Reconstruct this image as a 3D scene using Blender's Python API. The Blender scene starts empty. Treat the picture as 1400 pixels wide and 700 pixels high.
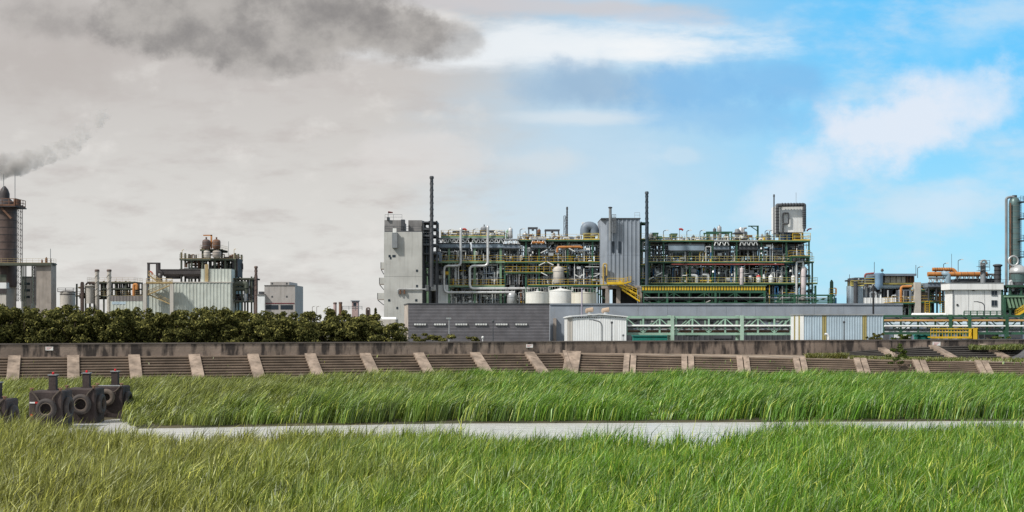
import bpy, math, random
import numpy as np
from mathutils import Vector, Matrix

C = bpy.context.scene.collection
F = 1923.0          # focal length in pixels of the 1400 px wide photograph
EYE = 6.0           # eye height over the water
HZ = 440.0          # horizon row
GZ = 2.5            # ground level of the works behind the flood wall

def X(px, d): return (px - 700.0) / F * d
def Z(py, d): return EYE - (py - HZ) / F * d
def W(px, py, d): return Vector((X(px, d), d, Z(py, d)))

# ------------------------------------------------------------------ materials
MATS = {}
def mat(name, col, rough=.7, metal=0., var=.22, scale=.6, streak=.25, dirt=(.10, .085, .07), bump=0., bscale=8., s0=.52, s1=.78, ms=(2.2, 2.2, .16)):
    if name in MATS: return MATS[name]
    m = bpy.data.materials.new(name); m.use_nodes = True
    nt = m.node_tree; N = nt.nodes; L = nt.links
    b = N['Principled BSDF']; b.inputs['Roughness'].default_value = rough; b.inputs['Metallic'].default_value = metal
    b.inputs['Specular IOR Level'].default_value = .35
    geo = N.new('ShaderNodeNewGeometry')
    n1 = N.new('ShaderNodeTexNoise'); n1.inputs['Scale'].default_value = scale; n1.inputs['Detail'].default_value = 5
    L.new(geo.outputs['Position'], n1.inputs['Vector'])
    mp = N.new('ShaderNodeMapping'); mp.inputs['Scale'].default_value = ms
    L.new(geo.outputs['Position'], mp.inputs['Vector'])
    n2 = N.new('ShaderNodeTexNoise'); n2.inputs['Scale'].default_value = 1.1; n2.inputs['Detail'].default_value = 6
    L.new(mp.outputs[0], n2.inputs['Vector'])
    r1 = N.new('ShaderNodeMapRange'); r1.inputs[1].default_value = .3; r1.inputs[2].default_value = .7
    r1.inputs[3].default_value = 1 - var; r1.inputs[4].default_value = 1 + var
    L.new(n1.outputs[0], r1.inputs[0])
    mul = N.new('ShaderNodeMix'); mul.data_type = 'RGBA'; mul.blend_type = 'MULTIPLY'; mul.inputs[0].default_value = 1
    mul.inputs[6].default_value = (*col, 1)
    cr = N.new('ShaderNodeCombineXYZ')
    for i in range(3): L.new(r1.outputs[0], cr.inputs[i])
    L.new(cr.outputs[0], mul.inputs[7])
    r2 = N.new('ShaderNodeMapRange'); r2.inputs[1].default_value = s0; r2.inputs[2].default_value = s1
    r2.inputs[3].default_value = 0; r2.inputs[4].default_value = streak
    L.new(n2.outputs[0], r2.inputs[0])
    mx = N.new('ShaderNodeMix'); mx.data_type = 'RGBA'
    L.new(r2.outputs[0], mx.inputs[0]); L.new(mul.outputs[2], mx.inputs[6]); mx.inputs[7].default_value = (*dirt, 1)
    L.new(mx.outputs[2], b.inputs['Base Color'])
    if bump:
        n3 = N.new('ShaderNodeTexNoise'); n3.inputs['Scale'].default_value = bscale; n3.inputs['Detail'].default_value = 4
        L.new(geo.outputs['Position'], n3.inputs['Vector'])
        bp = N.new('ShaderNodeBump'); bp.inputs['Strength'].default_value = bump; bp.inputs['Distance'].default_value = .05
        L.new(n3.outputs[0], bp.inputs['Height']); L.new(bp.outputs[0], b.inputs['Normal'])
    MATS[name] = m
    return m

GREENP = mat('pale green steel paint', (.17, .28, .185), .5)
GREEN = mat('green steel paint', (.035, .105, .065), .45)
GREEND = mat('dark green steel paint', (.03, .085, .055), .5)
YEL = mat('yellow rail paint', (.66, .43, .03), .5, streak=.35, dirt=(.2, .1, .03))
YELP = mat('pale yellow paint', (.62, .52, .16), .5)
GREY = mat('grey steel', (.22, .235, .25), .5)
GREYD = mat('dark grey steel', (.07, .075, .085), .5)
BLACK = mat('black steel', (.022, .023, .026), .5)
WHITE = mat('white paint', (.74, .75, .74), .5, var=.08, streak=.3, dirt=(.3, .26, .2))
WHITEC = mat('white cladding', (.78, .80, .81), .45, var=.06, streak=.35, dirt=(.33, .31, .28))
INSUL = mat('aluminium pipe cladding', (.62, .63, .64), .38, .35, var=.12, streak=.2)
SILVER = mat('dull silver', (.42, .43, .44), .4, .4)
BLUEG = mat('blue grey cladding', (.17, .21, .26), .5, var=.15)
BLUEP = mat('pale blue cladding', (.42, .52, .60), .5, var=.12)
BLUE = mat('blue paint', (.05, .17, .36), .5)
ORANGE = mat('rusty orange insulation', (.46, .19, .055), .65, var=.25)
RUST = mat('rust brown steel', (.16, .085, .055), .8, var=.35)
RED = mat('red paint', (.45, .03, .025), .5)
CONC = mat('pale concrete tower', (.47, .47, .45), .85, var=.12, scale=.35, streak=.42, dirt=(.2, .185, .17), bump=.2)
CONCW = mat('warm grey concrete', (.33, .29, .26), .85, var=.15, streak=.4, bump=.2)
CONCD = mat('dark roof block', (.17, .165, .165), .8, var=.2)
CREAM = mat('cream wall', (.50, .47, .43), .8, var=.08, streak=.3)
MINT = mat('mint cladding', (.50, .535, .495), .6, var=.1, streak=.42, dirt=(.25, .23, .18))
GLASS = mat('dark window glass', (.02, .03, .045), .15, var=.1, streak=.1)
TANKW = mat('tank white paint', (.70, .70, .66), .5, var=.06, streak=.35, dirt=(.32, .26, .17))
TEAL = mat('teal tarpaulin', (.02, .2, .17), .6)

# ------------------------------------------------------------------ mesh building
class MB:
    def __init__(s): s.v = []; s.f = []
    def add(s, vs, fs):
        b = len(s.v); s.v += [tuple(p) for p in vs]; s.f += [tuple(i + b for i in f) for f in fs]; return s
    def box(s, x0, x1, y0, y1, z0, z1):
        return s.add([(x0,y0,z0),(x1,y0,z0),(x1,y1,z0),(x0,y1,z0),(x0,y0,z1),(x1,y0,z1),(x1,y1,z1),(x0,y1,z1)],
                     [(0,3,2,1),(4,5,6,7),(0,1,5,4),(1,2,6,5),(2,3,7,6),(3,0,4,7)])
    def bar(s, p, q, w, h=None):
        p, q = Vector(p), Vector(q); h = h or w
        t = (q - p).normalized(); up = Vector((0,0,1)) if abs(t.z) < .95 else Vector((0,1,0))
        a = t.cross(up).normalized() * w * .5; b = t.cross(a).normalized() * h * .5
        vs = [e + i*a + j*b for e in (p, q) for i, j in ((-1,-1),(1,-1),(1,1),(-1,1))]
        return s.add(vs, [(0,1,2,3),(7,6,5,4),(0,4,5,1),(1,5,6,2),(2,6,7,3),(3,7,4,0)])
    def cyl(s, p, q, r, n=10, r2=None):
        p, q = Vector(p), Vector(q); r2 = r if r2 is None else r2
        t = (q - p).normalized(); up = Vector((0,0,1)) if abs(t.z) < .95 else Vector((0,1,0))
        a = t.cross(up).normalized(); b = t.cross(a).normalized()
        vs = []
        for e, rr in ((p, r), (q, r2)):
            for i in range(n):
                k = 2*math.pi*i/n; vs.append(e + (a*math.cos(k) + b*math.sin(k))*rr)
        return s.add(vs, [(i, (i+1) % n, n+(i+1) % n, n+i) for i in range(n)] + [tuple(range(n))[::-1], tuple(range(n, 2*n))])
    def tube(s, pts, r, n=8, bend=None):
        P = [Vector(p) for p in pts]; bend = r*2.2 if bend is None else bend
        out = [P[0]]
        for i in range(1, len(P)-1):
            a, b, c = P[i-1], P[i], P[i+1]; d1 = (a-b); d2 = (c-b)
            k = min(bend, d1.length*.45, d2.length*.45)
            u, v = b + d1.normalized()*k, b + d2.normalized()*k
            for t in (0, .25, .5, .75, 1): out.append((1-t)**2*u + 2*t*(1-t)*b + t*t*v)
        out.append(P[-1])
        rings = []; prev = None
        for i, p in enumerate(out):
            t = (out[min(i+1, len(out)-1)] - out[max(i-1, 0)]).normalized()
            if prev is None:
                up = Vector((0,0,1)) if abs(t.z) < .95 else Vector((0,1,0)); a = t.cross(up).normalized()
            else: a = (prev - t*prev.dot(t)).normalized()
            prev = a; b = t.cross(a)
            rings.append([p + (a*math.cos(2*math.pi*j/n) + b*math.sin(2*math.pi*j/n))*r for j in range(n)])
        vs = [v for R in rings for v in R]; fs = []
        for i in range(len(rings)-1):
            for j in range(n): fs.append((i*n+j, i*n+(j+1) % n, (i+1)*n+(j+1) % n, (i+1)*n+j))
        fs += [tuple(range(n))[::-1], tuple(range((len(rings)-1)*n, len(rings)*n))]
        return s.add(vs, fs)
    def lathe(s, cx, cy, prof, n=16):
        vs = []; fs = []
        for r, z in prof:
            for j in range(n): k = 2*math.pi*j/n; vs.append((cx + r*math.cos(k), cy + r*math.sin(k), z))
        for i in range(len(prof)-1):
            for j in range(n): fs.append((i*n+j, i*n+(j+1) % n, (i+1)*n+(j+1) % n, (i+1)*n+j))
        fs += [tuple(range(n))[::-1], tuple(range((len(prof)-1)*n, len(prof)*n))]
        return s.add(vs, fs)
    def hlathe(s, p, axis, prof, n=14):   # profile (r, t) along a horizontal axis
        p = Vector(p); t = Vector(axis).normalized(); a = Vector((0,0,1)); b = t.cross(a).normalized(); vs = []; fs = []
        for r, k in prof:
            for j in range(n): g = 2*math.pi*j/n; vs.append(p + t*k + (a*math.cos(g) + b*math.sin(g))*r)
        for i in range(len(prof)-1):
            for j in range(n): fs.append((i*n+j, i*n+(j+1) % n, (i+1)*n+(j+1) % n, (i+1)*n+j))
        fs += [tuple(range(n))[::-1], tuple(range((len(prof)-1)*n, len(prof)*n))]
        return s.add(vs, fs)
    def torus(s, c, axis, R, r, n=24, m=10, flat=1.):
        c = Vector(c); t = Vector(axis).normalized(); up = Vector((0,0,1)) if abs(t.z) < .9 else Vector((0,1,0))
        a = t.cross(up).normalized(); b = t.cross(a); vs = []; fs = []
        for i in range(n):
            k = 2*math.pi*i/n; e = a*math.cos(k) + b*math.sin(k)
            for j in range(m):
                g = 2*math.pi*j/m; vs.append(c + e*(R + r*math.cos(g)) + t*r*flat*math.sin(g))
        for i in range(n):
            for j in range(m):
                fs.append((i*m+j, ((i+1) % n)*m+j, ((i+1) % n)*m+(j+1) % m, i*m+(j+1) % m))
        return s.add(vs, fs)
    def corr(s, x0, x1, y, z0, z1, pitch=.5, dep=.06):   # ribbed sheet facing the camera (-y), trapezoid ribs
        n = max(2, int(round((x1-x0)/pitch))); p = (x1-x0)/n; xs = []
        for i in range(n):
            a = x0 + i*p
            xs += [(a, 0), (a+p*.55, 0), (a+p*.65, -dep), (a+p*.9, -dep)]
        xs.append((x1, 0))
        vs = [(x, y+o, z0) for x, o in xs] + [(x, y+o, z1) for x, o in xs]; k = len(xs)
        return s.add(vs, [(i, i+1, k+i+1, k+i) for i in range(k-1)])
    def build(s, name, m, parent=None, smooth=False, loc=None):
        off = Vector((0,0,0))
        if parent is not None:
            r = parent
            while r is not None: off = off + r.location; r = r.parent
        elif loc is not None: off = Vector(loc)
        me = bpy.data.meshes.new(name)
        me.from_pydata([(v[0]-off.x, v[1]-off.y, v[2]-off.z) for v in s.v], [], s.f)
        me.materials.append(m)
        if smooth:
            me.polygons.foreach_set('use_smooth', [True]*len(me.polygons))
            try: me.set_sharp_from_angle(angle=math.radians(40))
            except Exception: pass
        o = bpy.data.objects.new(name, me); C.objects.link(o)
        if parent is not None: o.parent = parent
        elif loc is not None: o.location = off
        return o

LABELS = {}
def tag(o, label, cat, group=None):
    o['label'] = label; o['category'] = cat
    if group: o['group'] = group
    LABELS.setdefault(label, []).append(o)
    n = len(label.split())
    if n > 16 or n < 4: print('LABEL LENGTH', n, label)
    return o
def T(name, label, cat, loc, group=None):
    o = bpy.data.objects.new(name, None); C.objects.link(o); o.location = loc; o.empty_display_size = .5
    return tag(o, label, cat, group)
def kind(o, k): o['kind'] = k; return o
def copy_tree(o, parent=None):
    c = o.copy(); C.objects.link(c); c.parent = parent
    for ch in list(o.children): copy_tree(ch, c)
    return c
def npmesh(name, verts, quads=None, tris=None, m=None, smooth=False):
    me = bpy.data.meshes.new(name); me.vertices.add(len(verts)); me.vertices.foreach_set('co', np.asarray(verts, np.float32).ravel())
    q = np.zeros((0, 4), np.int32) if quads is None else np.asarray(quads, np.int32)
    t = np.zeros((0, 3), np.int32) if tris is None else np.asarray(tris, np.int32)
    me.loops.add(q.size + t.size); me.loops.foreach_set('vertex_index', np.concatenate([q.ravel(), t.ravel()]))
    me.polygons.add(len(q) + len(t))
    st = np.concatenate([np.arange(len(q))*4, q.size + np.arange(len(t))*3]); me.polygons.foreach_set('loop_start', st.astype(np.int32))
    if smooth: me.polygons.foreach_set('use_smooth', np.ones(len(q)+len(t), bool))
    me.update(calc_edges=True); me.validate()
    if m: me.materials.append(m)
    o = bpy.data.objects.new(name, me); C.objects.link(o); return o
def vnoise(x, y, seed=0):
    rng = np.random.RandomState(seed); G = rng.rand(256, 256)
    xi = np.floor(x).astype(int); yi = np.floor(y).astype(int); fx = x - xi; fy = y - yi
    fx = fx*fx*(3-2*fx); fy = fy*fy*(3-2*fy); g = lambda a, b: G[a % 256, b % 256]
    return (g(xi,yi)*(1-fx) + g(xi+1,yi)*fx)*(1-fy) + (g(xi,yi+1)*(1-fx) + g(xi+1,yi+1)*fx)*fy
def fbm(x, y, seed=0): return .55*vnoise(x, y, seed) + .3*vnoise(x*2.1, y*2.1, seed+1) + .15*vnoise(x*4.3, y*4.3, seed+2)
ORD = ['first','second','third','fourth','fifth','sixth','seventh','eighth','ninth','tenth','eleventh','twelfth']
SUN_E = 4.3
EXPOSURE = 0.0
GD1 = 130
GD2 = 48
# ================================================================== camera, sky, sun
scn = bpy.context.scene
cam = bpy.data.cameras.new('camera'); co = bpy.data.objects.new('camera', cam); C.objects.link(co)
cam.sensor_fit = 'HORIZONTAL'; cam.sensor_width = 36; cam.lens = 36*F/1400; cam.shift_y = (HZ-350)/1400
cam.clip_start = .5; cam.clip_end = 30000
co.location = (0, 0, EYE); co.rotation_euler = (math.radians(90), 0, 0); scn.camera = co

SUN_EL, SUN_AZ = math.radians(46), math.radians(238)   # azimuth clockwise from +Y: behind the camera, to its left
sd = bpy.data.lights.new('sun', 'SUN'); sd.energy = SUN_E; sd.angle = math.radians(3); sd.color = (1, .95, .87)
so = bpy.data.objects.new('sun', sd); C.objects.link(so)
vdir = Vector((math.sin(SUN_AZ)*math.cos(SUN_EL), math.cos(SUN_AZ)*math.cos(SUN_EL), math.sin(SUN_EL)))
so.rotation_euler = vdir.to_track_quat('Z', 'Y').to_euler(); so.location = (-60, -80, 90)

wd = bpy.data.worlds.new('World'); scn.world = wd; wd.use_nodes = True
nt = wd.node_tree; N = nt.nodes; L = nt.links; N.clear()
BG = .12
out = N.new('ShaderNodeOutputWorld'); bg = N.new('ShaderNodeBackground'); bg.inputs[1].default_value = BG
L.new(bg.outputs[0], out.inputs[0])
sky = N.new('ShaderNodeTexSky'); sky.sky_type = 'NISHITA'; sky.sun_disc = False
sky.sun_elevation = SUN_EL; sky.sun_rotation = SUN_AZ; sky.air_density = 1; sky.dust_density = .6; sky.ozone_density = 2
def lk(a, b):
    if isinstance(a, (int, float)): b.default_value = a
    elif isinstance(a, tuple): b.default_value = a if b.type != 'RGBA' else (*a, 1)
    else: L.new(a, b)
def mth(op, a, b=0, c=None):
    n = N.new('ShaderNodeMath'); n.operation = op; lk(a, n.inputs[0]); lk(b, n.inputs[1])
    if c is not None: lk(c, n.inputs[2])
    return n.outputs[0]
def sms(v, a, b):
    n = N.new('ShaderNodeMapRange'); n.interpolation_type = 'SMOOTHSTEP'
    lk(v, n.inputs[0]); n.inputs[1].default_value = a; n.inputs[2].default_value = b
    return n.outputs[0]
def cmix(f, a, b):
    n = N.new('ShaderNodeMix'); n.data_type = 'RGBA'; lk(f, n.inputs[0]); lk(a, n.inputs[6]); lk(b, n.inputs[7]); return n.outputs[2]
def srgb(r, g, b): return tuple(((c/255/12.92) if c < 10.3 else (((c/255)+.055)/1.055)**2.4)/BG for c in (r, g, b))
tc = N.new('ShaderNodeTexCoord'); sep = N.new('ShaderNodeSeparateXYZ'); L.new(tc.outputs['Generated'], sep.inputs[0])
dx, dy, dz = sep.outputs
yy = mth('MAXIMUM', mth('ABSOLUTE', dy), .25)
U = mth('DIVIDE', dx, yy); V = mth('DIVIDE', dz, yy)
PX = mth('MULTIPLY_ADD', U, F/100, 7.0)                  # directions in units of 100 px of the photograph
PY = mth('MULTIPLY_ADD', V, -F/100, HZ/100)
cmb = N.new('ShaderNodeCombineXYZ'); lk(PX, cmb.inputs[0]); lk(PY, cmb.inputs[1])
def noise(scale, detail=6, rough=.55, sx=1, sy=1, off=0):
    mp = N.new('ShaderNodeMapping'); mp.inputs['Scale'].default_value = (sx, sy, 1); mp.inputs['Location'].default_value = (off, off*.7, off)
    L.new(cmb.outputs[0], mp.inputs[0]); n = N.new('ShaderNodeTexNoise'); n.inputs['Scale'].default_value = scale
    n.inputs['Detail'].default_value = detail; n.inputs['Roughness'].default_value = rough; L.new(mp.outputs[0], n.inputs[0]); return n.outputs[0]
nA = noise(1.1, 8, .58, 1, 1.4); nB = noise(.45, 7, .6, 1, 2.2, 3.1); nC = noise(2.6, 6, .6, 1, 1.3, 7.7); nD = noise(.8, 8, .62, 1, 3.4, 11.3); nE = noise(1.5, 9, .6, 1, 1.15, 5.2)
def blob(cx, cy, rx, ry, rot=0, amp=.9, n=None, lo=0., hi=.45):
    n = nA if n is None else n; a = math.radians(rot)
    ex = mth('SUBTRACT', PX, cx/100); ey = mth('SUBTRACT', PY, cy/100)
    u = mth('DIVIDE', mth('ADD', mth('MULTIPLY', ex, math.cos(a)), mth('MULTIPLY', ey, math.sin(a))), rx/100)
    v = mth('DIVIDE', mth('ADD', mth('MULTIPLY', ex, -math.sin(a)), mth('MULTIPLY', ey, math.cos(a))), ry/100)
    r = mth('SQRT', mth('ADD', mth('MULTIPLY', u, u), mth('MULTIPLY', v, v)))
    t = mth('ADD', mth('SUBTRACT', 1, r), mth('MULTIPLY', mth('SUBTRACT', n, .5), amp*2))
    return sms(t, lo, hi)
def mul(a, b): return mth('MULTIPLY', a, b)
# base: overcast grey on one side, a pale band, then open blue from the physical sky
vert = sms(PY, 0., 4.2)
grey = cmix(vert, srgb(198, 193, 190), srgb(223, 222, 218))
nish = N.new('ShaderNodeMix'); nish.data_type = 'RGBA'; nish.blend_type = 'MULTIPLY'; nish.inputs[0].default_value = 1
L.new(sky.outputs[0], nish.inputs[6]); nish.inputs[7].default_value = (.9, 1.25, 1.3, 1)
azure = cmix(vert, srgb(96, 200, 255), srgb(168, 226, 252))
blue = cmix(.12, azure, nish.outputs[2])
pale = cmix(vert, srgb(176, 208, 232), srgb(206, 226, 238))
wob = mul(mth('SUBTRACT', nB, .5), 2.2)
col = cmix(sms(mth('ADD', PX, wob), 5.2, 8.2), grey, pale)
col = cmix(sms(mth('ADD', PX, wob), 7.6, 12.2), col, blue)
rmask = sms(PX, 7.0, 9.5)
col = cmix(mul(mul(sms(nB, .44, .70), rmask), .6), col, srgb(216, 229, 240))
lmask = sms(PX, 8., 5.)
col = cmix(mul(mul(sms(nD, .46, .72), .75), lmask), col, srgb(196, 190, 187))
col = cmix(mul(mul(sms(nA, .52, .75), .55), lmask), col, srgb(233, 230, 226))
col = cmix(mul(blob(60, 90, 260, 90, 0, .7, nE, 0, .9), .5), col, srgb(182, 175, 171))
# bright white bank
col = cmix(mul(blob(760, 62, 330, 44, -2, .6, nD, 0, .7), .9), col, srgb(238, 243, 247))
col = cmix(mul(blob(905, 66, 220, 26, 1, .8, nD, 0, 1.), .6), col, srgb(248, 250, 251))
col = cmix(mul(blob(560, 24, 130, 26, 8, .5, nD, 0, .7), .8), col, srgb(236, 232, 228))
col = cmix(mul(blob(720, 6, 360, 22, 3, .7, nD, 0, .8), .8), col, srgb(208, 204, 206))
col = cmix(mul(blob(930, 24, 120, 14, 2, .7, nD, 0, .8), .5), col, srgb(196, 210, 228))
# blue grey cumulus under it
for cx, cy, rx, ry, k in ((760, 118, 80, 40, .5), (818, 116, 84, 42, .7), (905, 124, 80, 32, .5)): col = cmix(mul(blob(cx, cy, rx, ry, 0, .75, nE, -.1, .7), k), col, srgb(154, 184, 212))
for cx, cy, rx, ry, k in ((960, 124, 120, 36, .75), (1050, 110, 110, 40, .75), (1000, 160, 190, 34, .5)): col = cmix(mul(blob(cx, cy, rx, ry, 4, .75, nE, -.1, .7), k), col, srgb(132, 190, 236))
col = cmix(mul(blob(790, 160, 150, 15, 0, .6, nD, 0, .8), .6), col, srgb(224, 232, 238))
col = cmix(mul(blob(930, 212, 40, 18, 0, .6, nE, 0, .6), .5), col, srgb(206, 226, 240))
col = cmix(mul(blob(735, 222, 90, 26, 0, .7, nE, 0, .8), .5), col, srgb(218, 224, 228))
# diagonal white veil
col = cmix(mul(blob(1235, 168, 190, 74, -16, .8, nE, -.05, .75), .92), col, srgb(229, 236, 247))
col = cmix(mul(blob(1330, 135, 90, 45, 10, .8, nA, 0, .8), .6), col, srgb(228, 236, 248))
col = cmix(mul(blob(1085, 260, 120, 52, -38, .9, nA, 0, .9), .7), col, srgb(222, 234, 247))
col = cmix(mul(blob(1290, 275, 130, 40, -20, .9, nA, 0, 1.), .4), col, srgb(214, 234, 250))
col = cmix(mul(blob(1330, 40, 130, 40, -20, .9, nA, 0, 1.), .35), col, srgb(190, 226, 250))
col = cmix(mul(blob(570, 215, 120, 44, 0, .6, nE, 0, .5), .45), col, srgb(226, 222, 220))
# dark rain clouds with lumpy lower edges
gd = cmix(sms(nE, .32, .72), srgb(182, 178, 174), srgb(142, 139, 138))
col = cmix(mul(blob(60, 22, 110, 40, 4, .7, nA, 0, .7), .6), col, gd)
for cx, cy, rx, ry, k in ((200, 24, 82, 56, .9), (285, 40, 115, 54, .95), (330, -10, 260, 40, .9), (395, 66, 90, 42, .8), (450, 36, 100, 46, .95), (545, 46, 80, 46, .9), (605, 54, 74, 34, .6), (350, 88, 60, 26, .5)):
    col = cmix(mul(blob(cx, cy, rx, ry, 5, .55, nE, -.08, .4), k), col, gd)
# behind the camera: broken cloud over the physical sky
back = cmix(sms(nB, .3, .6), nish.outputs[2], tuple(c*1.35 for c in srgb(214, 211, 207)))   # unseen cloud, brightened to add soft fill on the building fronts
low = cmix(sms(nB, .3, .6), nish.outputs[2], srgb(196, 194, 192))
back = cmix(sms(dz, .22, .48), low, back)
col = cmix(sms(dy, -.02, .12), back, col)
col = cmix(mul(sms(dz, .35, .8), .85), col, srgb(214, 213, 212))     # thin bright cloud overhead
lk(col, bg.inputs[0])
scn.view_settings.view_transform = 'Standard'; scn.view_settings.look = 'None'; scn.view_settings.gamma = 1
scn.view_settings.exposure = EXPOSURE
try: scn.cycles.use_denoising = True
except Exception: pass
scn.cycles.max_bounces = 6; scn.cycles.diffuse_bounces = 3; scn.cycles.glossy_bounces = 3; scn.cycles.transmission_bounces = 4
scn.cycles.volume_bounces = 1; scn.cycles.transparent_max_bounces = 6

# ================================================================== ground, water, grass
def interp(px, pts): return np.interp(px, [p[0] for p in pts], [p[1] for p in pts])
NEAR = [(-300, 66.8), (0, 66.8), (130, 66.5), (172, 66.5), (225, 63.5), (350, 63.5), (500, 64.3), (650, 63.5), (800, 62), (900, 60), (975, 60), (1040, 65), (1100, 68), (1400, 70), (1700, 70)]
FAR = [(-300, 79), (30, 80.5), (85, 82), (92, 85.5), (128, 86), (134, 89.6), (168, 89.8), (178, 79), (250, 79.5), (400, 81), (600, 83), (900, 83.6), (1100, 84.4), (1400, 85.2), (1700, 86)]
def shore(tab, x):          # solve y with px = 700 + F x / y
    y = np.full_like(np.asarray(x, float), 70.)
    for _ in range(12): y = .5*y + .5*interp(700 + F*np.asarray(x, float)/y, tab)
    return y
WALL = [(-120., 99.9), (-45.1, 124.), (4.7, 140.), (29.2, 148.), (56.8, 156.), (130., 177.)]
def wall_y(x): return np.interp(x, [p[0] for p in WALL], [p[1] for p in WALL])
CREST = [(-120., 99.7, 2.85), (4.7, 139.8, 2.85), (27.8, 137., 2.44), (48.4, 133., 2.13), (100., 124., 1.7)]
def crest_y(x): return np.interp(x, [p[0] for p in CREST], [p[1] for p in CREST])
def crest_z(x): return np.interp(x, [p[0] for p in CREST], [p[2] for p in CREST])

def posmat(name, colors, scale=.3, rough=.95, bump=.3):
    m = bpy.data.materials.new(name); m.use_nodes = True; n = m.node_tree.nodes; l = m.node_tree.links; b = n['Principled BSDF']
    b.inputs['Roughness'].default_value = rough
    g = n.new('ShaderNodeNewGeometry'); t = n.new('ShaderNodeTexNoise'); t.inputs['Scale'].default_value = scale; t.inputs['Detail'].default_value = 8
    r = n.new('ShaderNodeValToRGB'); l.new(g.outputs['Position'], t.inputs[0]); l.new(t.outputs[0], r.inputs[0]); l.new(r.outputs[0], b.inputs['Base Color'])
    e = r.color_ramp.elements; e[0].position = .32; e[0].color = (*colors[0], 1); e[1].position = .68; e[1].color = (*colors[-1], 1)
    for i, c in enumerate(colors[1:-1]): k = e.new(.32 + .36*(i+1)/(len(colors)-1)); k.color = (*c, 1)
    if bump:
        bp = n.new('ShaderNodeBump'); bp.inputs['Strength'].default_value = bump; bp.inputs['Distance'].default_value = .1
        l.new(t.outputs[0], bp.inputs['Height']); l.new(bp.outputs[0], b.inputs['Normal'])
    return m
EARTH = posmat('dark muddy earth', [(.035, .04, .018), (.06, .055, .03), (.09, .075, .045)], .5)
xs = np.concatenate([[-8000, -2500, -800, -300], np.linspace(-120, 120, 81), [300, 800, 2500, 8000]])
ne = shore(NEAR, np.clip(xs, -120, 120)); fe = shore(FAR, np.clip(xs, -120, 120)); wy = wall_y(np.clip(xs, -120, 130))
rows = [(-300*np.ones_like(xs), .2), (0*xs + 10, .2), (ne - 1., .15), (ne, .08), (ne + 1.2, -.7), (fe - 1.2, -.7), (fe, .05), (fe + 2, .12), (wy - .6, .12), (wy + .1, GZ), (0*xs + 420, GZ), (0*xs + 12000, GZ)]
gv = [(x, y, z) for ry, z in rows for x, y in zip(xs, ry)]; k = len(xs)
gq = [(r*k+i, r*k+i+1, (r+1)*k+i+1, (r+1)*k+i) for r in range(len(rows)-1) for i in range(k-1)]
kind(npmesh('ground', gv, gq, None, EARTH), 'structure')

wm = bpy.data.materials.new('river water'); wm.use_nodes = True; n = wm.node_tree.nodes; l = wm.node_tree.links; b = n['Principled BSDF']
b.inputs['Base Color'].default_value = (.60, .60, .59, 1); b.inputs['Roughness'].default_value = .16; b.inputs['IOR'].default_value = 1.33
g = n.new('ShaderNodeNewGeometry'); mp = n.new('ShaderNodeMapping'); mp.inputs['Scale'].default_value = (.55, 2.2, 1)
t = n.new('ShaderNodeTexNoise'); t.inputs['Scale'].default_value = 1.1; t.inputs['Detail'].default_value = 5
bp = n.new('ShaderNodeBump'); bp.inputs['Strength'].default_value = 1.; bp.inputs['Distance'].default_value = .25
l.new(g.outputs['Position'], mp.inputs[0]); l.new(mp.outputs[0], t.inputs[0]); l.new(t.outputs[0], bp.inputs['Height']); l.new(bp.outputs[0], b.inputs['Normal'])
kind(MB().add([(-150, 40, 0), (150, 40, 0), (150, 105, 0), (-150, 105, 0)], [(0, 1, 2, 3)]).build('water', wm), 'structure')

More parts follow.
